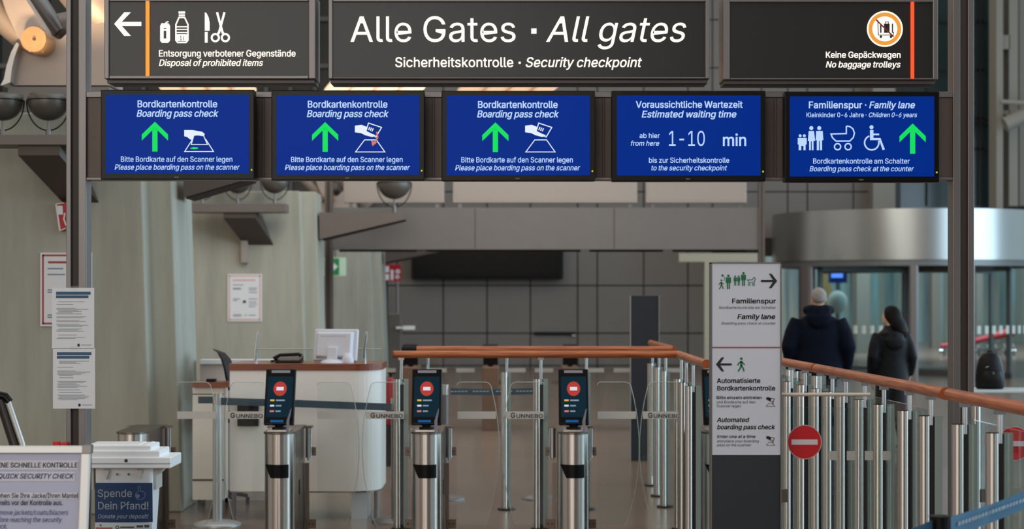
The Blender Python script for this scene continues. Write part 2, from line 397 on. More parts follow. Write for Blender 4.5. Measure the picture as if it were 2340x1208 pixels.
# glyph outlines: character, advance width, then one closed outline after each semicolon (thousandths)
GLYPHS = r'''
A480;16 0 201 509 276 509 463 0 395 0 287 302 264 372 232 478 245 478 213 371 191 302 85 0;110 142 110 199 370 199 370 142
B456;60 0 60 509 241 509 289 504 329 491 359 469 381 442 394 410 398 374 395 344 387 320 356 286 315 267 315 262 339 257 363 245 385 227 402 203 414 173 418 136 413 100 400 67 377 39 344 18 301 4 247 0;125 57 245 57 296 63 330 80 349 105 355 137 352 161 342 184 327 203 306 218 279 228 248 231 125 231;125 285 238 285 288 296 308 309 323 326 333 348 336 372 330 403 313 429 283 446 240 452 125 452
C510;267 -7 205 1 150 25 104 63 70 115 48 179 40 254 48 329 70 393 104 445 150 484 205 508 267 516 340 504 373 490 402 471 427 447 448 418 463 385 473 348 408 348 389 395 357 428 315 449 267 456 223 450 184 432 150 403 125 364 109 314 103 254 109 194 125 145 151 105 184 76 223 59 267 53 315 60 357 81 389 114 408 160 473 160 463 124 448 91 428 62 402 38 373 19 341 5 305 -4
D502;219 0 96 0 96 57 215 57 272 63 318 81 354 110 379 149 394 198 399 255 394 312 379 361 354 399 320 428 275 446 221 452 93 452 93 509 225 509 294 501 353 478 399 441 433 391 455 329 462 255 455 181 433 119 398 68 351 31 291 8;125 509 125 0 60 0 60 509
E419;60 0 60 509 372 509 372 452 125 452 125 286 355 286 355 229 125 229 125 57 375 57 375 0
F410;60 0 60 509 369 509 369 452 125 452 125 278 346 278 346 221 125 221 125 0
G520;269 -7 205 1 149 25 104 64 69 116 47 179 40 254 47 329 69 393 103 445 149 484 203 508 265 516 304 513 340 504 374 489 403 469 429 445 449 416 465 384 474 349 408 349 387 393 356 427 315 448 265 456 222 450 183 432 150 404 125 364 109 314 103 254 109 194 125 145 151 105 184 76 224 59 269 53 309 57 345 71 374 93 396 123 410 160 415 202 434 199 283 199 283 256 478 256 478 200 471 141 451 91 419 50 377 19 326 0
H517;60 0 60 509 125 509 125 289 392 289 392 509 457 509 457 0 392 0 392 232 125 232 125 0
I300;31 0 31 57 118 57 118 452 31 452 31 509 269 509 269 452 183 452 183 57 269 57 269 0
J396;185 -7 124 3 75 33 44 81 33 145 33 173 98 173 98 145 104 104 122 74 149 56 185 50 220 56 248 74 266 104 272 145 272 509 336 509 336 145 326 81 294 33 246 3
K467;104 145 104 216 139 261 174 303 212 344 364 509 448 509 231 276 228 276;60 0 60 509 125 509 125 334 124 225 125 193 125 0;372 0 188 259 228 309 449 0
L393;60 0 60 509 125 509 125 57 361 57 361 0
M628;60 0 60 509 152 509 277 187 287 159 299 123 311 84 322 49 307 49 318 83 330 121 342 158 352 187 476 509 568 509 568 0 504 0 504 291 504 327 505 369 506 413 507 457 513 457 498 409 482 363 467 322 456 291 342 0 286 0 170 291 159 321 145 361 129 408 112 457 119 457 120 416 121 372 122 328 122 291 122 0
N523;60 0 60 509 136 509 343 183 363 151 388 107 414 55 405 54 401 108 399 157 399 195 399 509 463 509 463 0 387 0 202 290 177 331 148 381 108 452 119 454 122 384 124 328 125 291 125 0
O533;267 -7 205 1 150 25 105 63 70 115 48 179 40 254 48 329 70 393 105 445 150 484 205 508 267 516 329 508 384 484 429 445 464 393 486 329 493 254 486 179 464 115 429 63 384 25 329 1;267 53 310 59 349 76 383 105 408 144 425 194 430 254 425 314 408 365 383 404 349 433 310 450 267 456 223 450 184 433 151 404 125 364 109 314 103 254 109 194 125 144 151 105 184 76 223 59
P445;60 0 60 509 235 509 289 503 332 487 366 462 390 430 404 391 409 348 404 304 390 265 366 233 332 207 289 191 235 186 109 186 109 242 233 242 269 246 297 256 318 272 333 294 342 319 344 348 342 376 333 402 318 423 297 439 268 449 232 452 125 452 125 0
Q533;245 159 313 159 369 85 384 65 468 -48 401 -48 346 27 331 46;267 -7 205 1 150 25 105 63 70 115 48 179 40 254 48 329 70 393 105 445 150 484 205 508 267 516 329 508 384 484 429 445 464 393 486 329 493 254 486 179 464 115 429 63 384 25 329 1;267 53 310 59 349 76 383 105 408 144 425 194 430 254 425 314 408 365 383 404 349 433 310 450 267 456 223 450 184 433 151 404 125 364 109 314 103 254 109 194 125 144 151 105 184 76 223 59
R449;60 0 60 509 236 509 290 504 333 489 367 465 390 433 405 395 409 352 405 309 390 271 367 240 333 217 289 203 236 198 96 198 96 255 234 255 269 258 298 267 319 281 334 300 342 324 345 352 342 380 334 405 319 425 298 440 269 449 233 452 125 452 125 0;353 0 230 229 303 229 428 0
S447;224 -9 172 -4 128 9 91 31 64 60 46 96 38 137 104 137 110 110 123 88 142 71 166 59 224 49 257 52 286 60 311 74 329 92 341 114 346 139 342 161 332 179 296 205 245 222 184 239 128 260 86 289 60 326 52 372 58 413 75 448 102 476 138 498 180 511 227 516 275 511 316 498 351 476 377 449 394 415 401 378 337 378 326 412 302 437 267 453 225 459 194 456 167 448 145 435 129 418 118 398 115 376 119 352 131 334 169 308 212 293 264 279 312 264 359 238 395 198 405 171 408 139 403 99 386 64 360 34 323 11 278 -4
T449;32 452 32 509 417 509 417 452 257 452 257 0 193 0 193 452
U517;259 -8 203 -2 154 15 114 43 85 80 66 124 60 173 60 509 124 509 124 178 128 144 141 113 160 87 187 68 220 56 259 52 298 56 331 68 357 87 377 113 389 144 393 178 393 509 457 509 457 173 451 124 433 80 403 43 363 15 315 -2
V480;204 0 16 509 84 509 192 206 215 137 248 31 235 31 267 138 290 206 395 509 463 509 278 0
W686;155 0 16 509 82 509 163 196 175 145 187 94 197 40 189 40 200 94 211 145 224 196 306 509 380 509 462 196 474 145 486 94 497 40 488 40 499 94 510 145 523 196 603 509 670 509 530 0 455 0 368 323 351 391 336 475 350 475 335 395 318 323 230 0
X474;18 0 217 284 217 236 29 509 104 509 178 400 204 361 223 329 243 292 232 292 252 329 272 361 298 400 374 509 446 509 259 239 259 287 456 0 382 0 292 129 268 165 250 195 230 231 244 231 225 196 206 166 182 129 91 0
Y472;203 0 203 208 16 509 91 509 192 344 222 292 250 230 224 230 251 293 280 344 381 509 455 509 268 208 268 0
Z438;42 0 42 46 273 385 306 431 341 476 348 454 285 452 223 452 40 452 40 509 397 509 397 462 169 129 134 81 97 33 90 54 152 57 214 57 399 57 399 0
a389;160 -9 126 -5 94 5 68 22 48 45 35 73 30 108 34 138 43 161 58 179 78 193 125 211 178 220 234 227 265 235 273 243 276 255 276 257 267 297 240 322 196 331 149 322 118 301 100 274 41 291 57 322 79 346 104 364 133 375 194 384 239 379 286 360 306 343 322 320 333 290 337 251 337 0 277 0 277 52 272 52 252 25 215 1;170 45 202 49 228 59 248 74 263 93 272 115 276 138 276 190 259 182 231 176 200 171 175 168 134 159 103 139 95 124 92 105 102 72 130 52
b424;229 -8 198 -5 172 4 138 31 118 59 112 59 112 0 53 0 53 509 114 509 114 319 118 319 137 346 171 373 197 381 229 384 274 378 313 361 345 332 370 293 385 245 390 189 385 133 370 84 346 45 313 16 274 -2;220 47 253 51 279 66 301 88 316 117 325 151 328 189 325 227 316 261 301 290 280 311 253 325 220 330 188 325 161 312 140 291 125 263 116 229 113 189 116 150 125 115 140 86 162 65 188 51
c396;207 -8 159 -2 117 16 82 46 56 85 40 133 34 187 40 243 56 291 82 330 117 360 159 378 207 384 260 377 305 356 340 322 362 277 303 262 290 289 270 311 242 325 207 330 173 325 145 310 124 287 108 258 99 224 96 187 99 151 108 117 124 89 145 66 173 51 207 46 243 52 271 66 292 89 304 117 363 102 341 56 306 21 261 -1
d424;195 -8 151 -2 111 16 79 45 55 84 39 133 34 189 39 245 55 293 79 332 112 361 151 378 196 384 228 381 253 373 287 346 306 319 311 319 311 509 372 509 372 0 313 0 313 59 307 59 287 31 252 4 227 -5;205 47 236 51 263 65 284 86 299 115 309 150 312 189 309 229 300 263 284 291 263 312 237 325 205 330 172 325 145 311 124 290 108 261 99 227 96 189 99 151 109 117 124 88 145 66 172 51
e404;212 -8 161 -2 117 16 82 46 56 85 40 132 34 187 39 242 55 290 81 329 115 359 157 378 205 384 266 374 294 361 319 341 341 315 357 282 368 242 371 194 371 169 75 169 75 221 338 221 310 202 307 237 298 269 283 294 263 314 237 326 205 330 173 326 146 313 125 294 109 270 99 241 96 211 96 178 100 139 110 106 128 80 151 61 179 50 212 46 254 53 285 73 306 105 365 91 353 63 335 39 311 19 283 4 249 -5
f254;228 379 228 327 6 327 6 379;81 0 81 432 84 461 96 486 113 505 135 519 187 530 222 527 243 521 227 468 215 472 195 474 171 470 154 460 145 443 142 419 142 0
g425;207 -151 168 -148 134 -140 82 -110 51 -69 101 -41 122 -66 154 -88 207 -97 249 -92 282 -75 304 -47 311 -6 311 68 306 68 287 41 252 16 227 8 195 5 152 10 113 27 80 53 55 90 39 136 34 191 39 246 55 293 80 332 112 361 152 378 196 384 228 382 253 373 288 346 308 319 313 319 313 379 372 379 372 -9 367 -54 350 -90 324 -117 291 -136 251 -147;205 59 237 63 264 75 285 95 300 121 309 154 312 193 309 231 300 264 285 291 264 312 237 325 205 330 172 325 145 312 124 290 109 262 99 229 96 193 99 155 109 123 124 96 145 76 172 63
h410;114 227 114 0 53 0 53 509 114 509 114 287 102 287 124 332 152 362 187 379 227 384 264 380 295 369 321 349 341 321 353 285 357 240 357 0 296 0 296 235 290 275 273 304 246 323 210 329 184 326 161 317 141 303 126 283 117 257
i167;53 0 53 379 114 379 114 0;84 443 67 446 54 455 44 468 41 483 44 499 54 512 67 521 84 524 100 521 114 512 123 499 126 483 123 468 114 455 100 446
j167;53 379 114 379 114 -30 111 -63 102 -90 86 -113 65 -129 37 -139 4 -143 -10 -143 -10 -87 2 -87 25 -83 40 -72 50 -54 53 -29;83 443 67 446 53 455 44 468 41 483 44 499 53 512 67 521 83 524 100 521 114 512 123 499 126 483 123 468 114 455 100 446
k381;110 137 110 212 121 212 284 379 360 379 184 199 177 199;53 0 53 509 114 509 114 0;294 0 148 186 191 229 372 0
l189;139 -2 101 3 74 20 58 47 53 84 53 509 114 509 114 99 120 62 130 54 146 52 160 53 170 54 181 3 162 -1
m610;53 0 53 379 112 379 112 295 108 295 118 323 132 346 172 376 219 386 257 380 287 361 309 331 321 295 312 295 322 321 337 343 381 375 437 386 468 383 497 372 522 354 541 328 553 296 557 255 557 0 496 0 496 254 490 289 473 313 447 326 419 330 395 328 374 320 345 290 335 247 335 0 274 0 274 260 269 288 253 311 229 326 199 330 158 320 140 307 126 289 117 266 114 238 114 0
n410;114 227 114 0 53 0 53 379 112 379 112 287 102 287 124 332 152 362 187 379 227 384 264 380 295 369 321 349 341 321 353 285 357 240 357 0 296 0 296 235 290 275 273 304 246 323 210 329 184 326 161 317 141 303 126 283 117 257
o415;207 -8 159 -2 117 16 82 46 56 85 40 133 34 187 40 243 56 291 82 330 117 360 159 378 207 384 256 378 299 360 333 330 359 291 376 243 381 187 376 133 359 85 333 46 299 16 256 -2;207 46 242 51 270 66 292 89 307 117 316 151 319 187 316 224 307 258 292 287 270 310 242 325 207 330 173 325 145 310 124 287 108 258 99 224 96 187 99 151 108 117 124 89 145 66 173 51
p424;53 -143 53 379 112 379 112 319 118 319 137 346 171 373 197 381 229 384 274 378 313 361 345 332 370 293 385 245 390 189 385 133 370 84 346 45 313 16 274 -2 229 -8 198 -5 173 4 138 31 118 59 114 59 114 -143;220 47 253 51 279 66 301 88 316 117 325 151 328 189 325 227 316 261 301 290 280 311 253 325 220 330 188 325 161 312 140 291 125 263 116 229 113 189 116 150 125 115 140 86 162 65 188 51
q424;372 -143 311 -143 311 59 306 59 287 31 252 4 227 -5 195 -8 151 -2 111 16 79 45 55 84 39 133 34 189 39 245 55 293 79 332 112 361 151 378 196 384 228 381 253 373 287 346 307 319 313 319 313 379 372 379;205 47 236 51 263 65 284 86 299 115 309 150 312 189 309 229 300 263 284 291 263 312 237 325 205 330 172 325 145 311 124 290 108 261 99 227 96 189 99 151 109 117 124 88 145 66 172 51
r259;53 0 53 379 112 379 112 321 115 321 130 347 152 367 181 380 213 385 229 384 243 384 243 322 230 324 207 326 182 323 159 315 140 301 126 284 117 262 114 237 114 0
s365;182 -8 145 -5 112 3 84 18 62 38 45 63 36 94 94 107 105 79 124 60 150 49 181 45 217 50 244 62 262 81 268 103 265 121 254 136 237 147 212 155 149 170 104 186 72 208 53 237 47 274 51 305 65 332 87 354 115 370 149 381 187 384 223 381 254 372 279 358 299 339 324 290 268 277 258 298 243 316 219 328 187 333 156 329 131 317 114 299 109 277 112 258 124 243 172 223 229 209 275 194 306 171 325 142 331 107 326 75 312 47 290 24 260 6 223 -5
t227;204 379 204 327 6 327 6 379;65 471 126 471 126 98 128 76 136 61 150 53 170 50 185 51 202 54 213 2 192 -3 168 -4 125 2 92 21 72 52 65 93
u410;182 -5 146 -1 115 11 89 31 69 59 57 95 53 139 53 379 114 379 114 144 119 105 137 75 164 56 200 50 226 53 249 62 268 77 283 97 293 122 296 153 296 379 357 379 357 0 298 0 298 92 307 92 286 47 257 17 222 0
v389;163 0 17 379 84 379 165 155 187 87 206 21 184 21 203 87 224 155 305 379 371 379 226 0
w567;138 0 23 379 87 379 133 214 154 137 175 41 165 41 186 135 206 214 252 379 316 379 362 214 382 136 402 41 391 41 413 135 434 214 480 379 545 379 429 0 368 0 319 172 305 225 291 280 277 338 291 338 277 280 263 225 248 172 199 0
x379;21 0 171 218 171 171 29 379 100 379 147 306 179 253 207 206 175 206 202 253 233 306 282 379 352 379 209 169 209 214 358 0 287 0 231 85 200 136 173 182 205 182 178 136 148 85 91 0
y389;47 -139 61 -86 71 -87 104 -89 130 -74 151 -36 163 -1 17 379 84 379 165 155 187 87 206 21 184 21 202 87 224 155 305 379 371 379 204 -58 177 -107 139 -136 91 -145 65 -143
z380;42 0 42 46 254 320 254 323 48 323 48 379 333 379 333 331 126 60 126 56 339 56 339 0
0453;227 -7 174 1 130 24 95 62 69 113 53 178 48 254 53 330 69 395 95 447 130 484 174 508 227 516 279 508 323 484 358 447 384 395 400 330 405 254 400 178 384 113 359 62 323 24 279 1;227 50 261 56 290 74 313 103 330 144 340 194 344 254 340 314 330 365 313 405 290 435 261 453 227 460 192 453 163 435 140 405 123 365 113 314 109 254 113 194 123 144 140 103 163 74 192 56
1453;76 0 76 55 391 55 391 0;276 509 276 0 212 0 212 448 209 448 86 358 86 427 198 509
2453;64 0 64 47 234 229 282 282 311 327 320 371 317 397 308 419 293 436 273 449 224 460 196 457 172 447 153 433 139 413 130 390 127 362 66 362 71 405 86 442 111 473 143 496 182 511 225 516 268 511 306 497 337 474 361 445 376 411 381 372 371 318 336 259 267 180 153 60 153 57 389 57 389 0
3453;218 -7 173 -3 133 10 98 30 70 57 52 91 44 132 109 132 115 107 126 87 144 71 165 59 219 50 275 61 297 74 315 93 325 116 329 145 326 172 316 196 299 217 275 234 242 244 201 248 157 248 157 299 288 448 288 452 70 452 70 509 372 509 372 461 211 278 211 289 264 288 308 276 344 253 371 222 387 186 393 145 387 103 370 66 344 36 309 12 266 -2
4453;40 105 40 158 247 509 311 509 109 166 109 163 413 163 413 105;282 0 282 121 282 146 282 318 343 318 343 0
5453;221 -7 178 -2 140 11 108 32 83 60 66 93 60 130 122 130 127 108 138 89 173 60 221 50 250 53 276 64 298 82 314 104 324 131 328 162 324 193 314 221 297 244 275 262 248 273 218 277 167 268 128 246 67 253 96 509 366 509 366 452 151 452 134 301 136 301 178 325 229 334 263 330 294 321 321 306 345 285 364 260 379 231 388 199 391 163 385 117 369 76 343 41 309 15 268 -1
6453;226 -7 182 -1 142 15 109 40 84 74 69 115 64 162 68 199 80 239 137 340 252 509 322 509 151 261 145 261 165 288 196 307 235 314 278 309 316 295 346 271 370 240 384 201 389 157 384 112 368 73 343 39 310 14 271 -2;226 48 254 52 279 63 299 79 314 101 324 128 327 157 324 187 314 213 299 235 279 251 254 262 226 265 198 262 174 252 153 235 138 214 128 188 125 158 128 128 138 102 153 79 174 63 198 52
7453;97 0 323 448 323 452 62 452 62 509 391 509 391 449 165 0
8453;226 -7 178 -2 136 11 101 33 74 62 57 96 52 135 55 166 65 195 81 220 101 241 125 256 153 265 153 267 119 282 93 308 76 342 70 380 75 417 90 450 114 477 146 498 184 511 226 516 269 511 306 498 337 477 361 450 377 417 382 380 376 342 359 308 333 282 300 267 300 265 327 256 351 241 372 220 387 195 397 166 401 135 395 96 378 62 352 33 317 11 275 -2;226 49 258 52 285 60 307 74 323 91 333 113 337 139 333 165 322 189 305 208 283 223 256 232 226 235 196 232 169 223 147 208 130 189 119 165 115 139 119 113 129 91 145 74 167 60 195 52;226 290 274 300 293 313 307 330 316 351 319 376 316 399 308 420 294 437 275 449 226 460 177 449 159 437 145 420 136 399 133 376 136 351 145 330 159 313 178 300
9453;226 516 271 510 310 494 343 468 368 434 384 393 389 347 385 309 373 270 315 168 200 0 130 0 301 248 307 248 287 221 257 202 218 195 175 199 137 214 106 237 83 269 68 307 64 352 69 397 85 436 110 469 143 494 182 510;226 460 199 457 174 446 154 429 138 407 129 381 125 352 129 322 138 295 154 274 174 257 199 247 226 243 254 247 279 257 299 273 314 295 324 321 327 350 324 381 314 407 299 429 279 446 254 457
ä389;160 -9 126 -5 94 5 68 22 48 45 35 73 30 108 34 138 43 161 58 179 78 193 125 211 178 220 234 227 265 235 273 243 276 255 276 257 267 297 240 322 196 331 149 322 118 301 100 274 41 291 57 322 79 346 104 364 133 375 194 384 239 379 286 360 306 343 322 320 333 290 337 251 337 0 277 0 277 52 272 52 252 25 215 1;170 45 202 49 228 59 248 74 263 93 272 115 276 138 276 190 259 182 231 176 200 171 175 168 134 159 103 139 95 124 92 105 102 72 130 52;261 443 246 446 233 455 224 468 221 483 224 499 233 512 246 520 261 523 277 520 290 512 299 499 301 483 299 468 290 455 277 446;117 443 102 446 89 455 80 468 77 483 80 499 89 512 102 520 117 523 133 520 146 512 155 499 158 483 155 468 146 455 133 446
ö415;207 -8 159 -2 117 16 82 46 56 85 40 133 34 187 40 243 56 291 82 330 117 360 159 378 207 384 256 378 299 360 333 330 359 291 376 243 381 187 376 133 359 85 333 46 299 16 256 -2;207 46 242 51 270 66 292 89 307 117 316 151 319 187 316 224 307 258 292 287 270 310 242 325 207 330 173 325 145 310 124 287 108 258 99 224 96 187 99 151 108 117 124 89 145 66 173 51;279 443 264 446 251 455 242 468 239 483 242 499 251 512 264 520 279 523 295 520 308 512 317 499 320 483 317 468 308 455 295 446;136 443 120 446 107 455 98 468 95 483 98 499 107 512 120 520 136 523 151 520 164 512 173 499 176 483 173 468 164 455 151 446
ü410;182 -5 146 -1 115 11 89 31 69 59 57 95 53 139 53 379 114 379 114 144 119 105 137 75 164 56 200 50 226 53 249 62 268 77 283 97 293 122 296 153 296 379 357 379 357 0 298 0 298 92 307 92 286 47 257 17 222 0;277 443 261 446 248 455 239 468 236 483 239 499 248 512 261 520 277 523 292 520 305 512 314 499 317 483 314 468 305 455 292 446;133 443 118 446 104 455 96 468 93 483 96 499 104 512 118 520 133 523 149 520 162 512 170 499 173 483 170 468 162 455 149 446
ß441;122 362 122 0 60 0 60 362 70 429 99 477 143 506 197 516 229 512 260 503 289 486 312 463 327 432 332 393 325 351 309 322 292 299 285 272 288 256 297 241 327 215 362 188 391 152 400 129 403 100 399 69 386 42 366 21 340 6 307 -4 269 -7 207 1 164 20 187 74 217 58 265 50 297 53 321 64 337 81 342 104 339 123 330 139 300 167 264 194 235 227 226 247 223 272 230 306 247 329 264 353 272 388 266 420 250 442 226 455 197 459 164 453 141 435 127 405
.188;95 -4 78 -1 63 9 53 24 50 41 53 59 63 73 78 83 95 87 113 83 128 73 138 59 141 41 138 24 128 9 113 -1
,188;38 -119 68 71 137 71 84 -119
·196;98 196 81 200 66 210 56 224 52 242 56 259 66 274 81 284 98 287 116 284 130 274 140 259 144 242 140 224 130 210 116 200
-453;337 244 337 188 114 188 114 244
!196;67 160 63 509 132 509 128 160;98 -4 81 -1 66 9 56 24 52 41 56 58 66 73 81 83 98 86 116 83 130 73 140 58 143 41 140 24 130 9 116 -1
/249;235 533 71 -76 14 -76 178 533
:188;95 -4 78 -1 63 9 53 24 50 41 53 59 63 73 78 83 95 87 113 83 128 73 138 59 141 41 138 24 128 9 113 -1;95 271 78 274 63 284 53 299 50 316 53 334 63 349 78 359 95 362 113 359 128 349 138 334 141 316 138 299 128 284 113 274
(273;89 207 101 324 132 441 177 539 236 539 191 428 161 313 151 207 160 115 188 16 236 -96 177 -96 150 -46 128 4 111 55 99 106 92 156
)273;37 -96 86 18 113 116 122 207 112 313 82 428 37 539 97 539 142 441 173 323 184 207 182 156 174 104 161 53 144 3 123 -47 97 -96
•389;194 93 166 96 139 107 117 124 100 147 89 173 85 202 89 231 100 257 117 279 139 296 166 307 194 311 223 307 249 296 272 279 289 257 300 231 304 202 300 173 289 147 272 124 249 107 223 96
+453;198 34 198 364 255 364 255 34;61 172 61 226 391 226 391 172'''
GL = {}
for ln in GLYPHS.strip('\n').split('\n'):
    parts_ = ln[1:].split(';')
    GL[ln[0]] = (int(parts_[0]), [[float(t) for t in q.split()] for q in parts_[1:] if q])


GM = {}


def glyph_mesh(ch):
    """triangles of one character; overlapping outlines are filled one by one"""
    if ch in GM: return GM[ch]
    ol = [[(q[i], q[i + 1]) for i in range(0, len(q), 2)] for q in GL[ch][1]]
    def sa(p): return sum(p[i - 1][0] * p[i][1] - p[i][0] * p[i - 1][1] for i in range(len(p))) / 2
    def inside(pt, p):
        r = False
        for i in range(len(p)):
            (x1, y1), (x2, y2) = p[i - 1], p[i]
            if (y1 > pt[1]) != (y2 > pt[1]) and pt[0] < (x2 - x1) * (pt[1] - y1) / (y2 - y1) + x1: r = not r
        return r
    sg = sa(max(ol, key=lambda p: abs(sa(p)))) > 0
    outs = [p for p in ol if (sa(p) > 0) == sg]
    holes = [p for p in ol if (sa(p) > 0) != sg]
    V, T = [], []
    for p in outs:
        cu = bpy.data.curves.new('t', 'CURVE')
        cu.dimensions = '2D'
        cu.fill_mode = 'FRONT'
        for q in [p] + [h for h in holes if sum(inside(a, p) for a in h) > len(h) / 2]:
            sp = cu.splines.new('POLY')
            sp.points.add(len(q) - 1)
            sp.use_cyclic_u = True
            sp.points.foreach_set('co', [t for a in q for t in (a[0] / 1000, a[1] / 1000, 0, 1)])
        o = bpy.data.objects.new('t', cu)
        COL.objects.link(o)
        me = bpy.data.meshes.new_from_object(o.evaluated_get(bpy.context.evaluated_depsgraph_get()))
        n = len(V)
        V += [(v.co.x * 1000, v.co.y * 1000) for v in me.vertices]
        T += [tuple(i + n for i in f.vertices) for f in me.polygons]
        bpy.data.objects.remove(o)
        bpy.data.curves.remove(cu)
        bpy.data.meshes.remove(me)
    GM[ch] = (V, T)
    return GM[ch]


def text(mb, s, x0, x1, base, cap, M, bold=0.0, ital=False):
    """sets a line of lettering from x0 to x1 (drawing coordinates), capital height cap"""
    k = cap / 509.0
    mb.cuts.append((len(mb.v), len(mb.f)))
    adv, V, T = 0.0, [], []
    for ch in s:
        if ch == ' ':
            adv += 165
            continue
        gv, gt = glyph_mesh(ch)
        n = len(V)
        V += [((a + adv) * k, b * k) for a, b in gv]
        T += [tuple(i + n for i in f) for f in gt]
        adv += GL[ch][0]
    sx = (x1 - x0) / (adv * k)
    q = bold * cap / 100.0
    for ox, oy in (((-q, -q * .6), (q, -q * .6), (-q, q * .6), (q, q * .6)) if bold > 1 else ((0, 0),)):
        mb.add([M(x0 + ox + a * sx + (b * 0.21 if ital else 0), base + oy - b) for a, b in V], T)
    return mb


# ------------------------------------------------------------------ materials
def wood(name, c0, c1):
    if name in MATS: return MATS[name]
    m = mat(name, c0, 0.38, 0, coat=0.25)
    nt = m.node_tree
    b = nt.nodes['Principled BSDF']
    tc = nt.nodes.new('ShaderNodeTexCoord')
    mp = nt.nodes.new('ShaderNodeMapping')
    mp.inputs['Scale'].default_value = (3, 3, 60)
    nz = nt.nodes.new('ShaderNodeTexNoise')
    nz.inputs['Scale'].default_value = 1.4
    nz.inputs['Detail'].default_value = 5
    rp = nt.nodes.new('ShaderNodeValToRGB')
    rp.color_ramp.elements[0].color, rp.color_ramp.elements[0].position = C(c0), 0.35
    rp.color_ramp.elements[1].color, rp.color_ramp.elements[1].position = C(c1), 0.68
    nt.links.new(tc.outputs['Object'], mp.inputs['Vector'])
    nt.links.new(mp.outputs['Vector'], nz.inputs['Vector'])
    nt.links.new(nz.outputs['Fac'], rp.inputs['Fac'])
    nt.links.new(rp.outputs['Color'], b.inputs['Base Color'])
    return m


concrete = mat('concrete', '#a3a397', 0.75, 0, 0.14, (5, 5, 0.7), 0.3, 0.12)
floor_m = mat('floor_stone', '#7a675b', 0.22, 0, 0.10, (0.8, 0.8, 0.8), 0.5)
panel_m = mat('wall_panel', '#75716c', 0.55, 0.0, 0.05, (1, 1, 1))
joint_m = mat('wall_joint', '#2f2b28', 0.8)
alu = mat('aluminium', '#777372', 0.4, 0.6, 0.05, (40, 40, 2))
alu_light = mat('aluminium_light', '#b9b6b2', 0.35, 0.6)
brown_m = mat('brown_panel', '#5d5049', 0.5, 0.1, 0.04, (30, 30, 30))
recess_m = mat('recess_brown', '#3a302b', 0.6)
black_p = mat('black_plastic', '#060607', 0.32, spec=0.2)
black_soft = mat('black_soft', '#0d0d0f', 0.6, spec=0.25)
steel = mat('brushed_steel', '#c2bcb5', 0.28, 1.0, 0.05, (90, 90, 1.2))


def brushed(m, an, rot=0.0):
    nt = m.node_tree
    b = nt.nodes['Principled BSDF']
    b.inputs['Anisotropic'].default_value = an
    b.inputs['Anisotropic Rotation'].default_value = rot
    tg = nt.nodes.new('ShaderNodeTangent')
    tg.direction_type, tg.axis = 'RADIAL', 'Z'
    nt.links.new(tg.outputs[0], b.inputs['Tangent'])


brushed(steel, 0.9, 0.25)
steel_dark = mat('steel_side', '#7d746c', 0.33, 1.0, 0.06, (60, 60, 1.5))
chrome = mat('chrome', '#d8dbde', 0.10, 1.0)
white_p = mat('white_plastic', '#e6e7e8', 0.4)
white_lam = mat('white_laminate', '#f3eee8', 0.35, 0, 0.015, (3, 3, 3))
paper_m = mat('paper', '#dfe2e6', 0.6)
rail_wood = wood('rail_wood', '#9a4a24', '#c8743f')
end_wood = mat('end_grain', '#a04c10', 0.5, 0, 0.2, (20, 20, 20))
top_wood = wood('counter_wood', '#6d2f12', '#8d4520')
navy = mat('navy', '#0d2c52', 0.4)
ink = mat('black_ink', '#15161a', 0.6)
grey_ink = mat('grey_ink', '#4a4f58', 0.7)
green_ink = mat('green_ink', '#0f6b42', 0.6)
red_ink = mat('red_ink', '#b0101c', 0.5)
pink_ink = mat('pink_line', '#a84a55', 0.6)
white_ink = mat('white_ink', '#e8e8ea', 0.6)
frost_far = mat('frosted_far', '#98958f', 0.6)
frost = mat('frosted_strip', '#cbc8c2', 0.6)
belt_m = mat('belt_webbing', '#3d4f5b', 0.75, 0, 0.08, (200, 200, 200))
belt_blue = mat('belt_blue', '#4a7797', 0.75, 0, 0.08, (200, 200, 200))
sign_panel = mat('sign_panel', '#2b2a2a', 0.3, 0, 0.0, spec=0.3)
lit_white = emi('backlit_white', '#fff3df', 1.5)
lit_orange = emi('lit_orange_line', '#ff9a3c', 1.2)
lit_red = emi('lit_red_line', '#ff5a30', 1.1)
lit_amber = emi('backlit_amber', '#f0a040', 1.0)
scr_blue = emi('screen_blue', '#002d8c', 0.9)
scr_text = emi('screen_text', '#bcd8ff', 1.0)
scr_white = emi('screen_white', '#e6f0ff', 1.0)
scr_green = emi('screen_green', '#14e060', 1.0)
scr_red = emi('screen_red', '#e08070', 0.9)
scr_led = emi('status_led', '#c8d820', 1.0)
tab_bg = emi('tablet_background', '#122a36', 0.9)
tab_red = emi('tablet_red', '#bd4038', 0.9)
tab_white = emi('tablet_white', '#dfe6f2', 0.9)
tab_yellow = emi('tablet_yellow', '#e0b850', 0.9)
tab_pink = emi('tablet_pink', '#e07888', 0.9)
tab_blue = emi('tablet_blue', '#1a5fa0', 0.8)
clear = glass('clear_glass', (0.955, 0.978, 0.972, 1), 0.9)
fence_glass = glass('fence_glass', (0.90, 0.955, 0.95, 1), 0.8, 1.3)
door_glass = glass('door_glass', (0.88, 0.94, 0.945, 1), 0.6, 1.16)
glass_edge = mat('glass_edge', '#b8c4bd', 0.2, 0, spec=0.8)
# ------------------------------------------------------------------ setting
struct('floor', MB().box(-14, 20, -4, 75, -0.2, 0), floor_m)


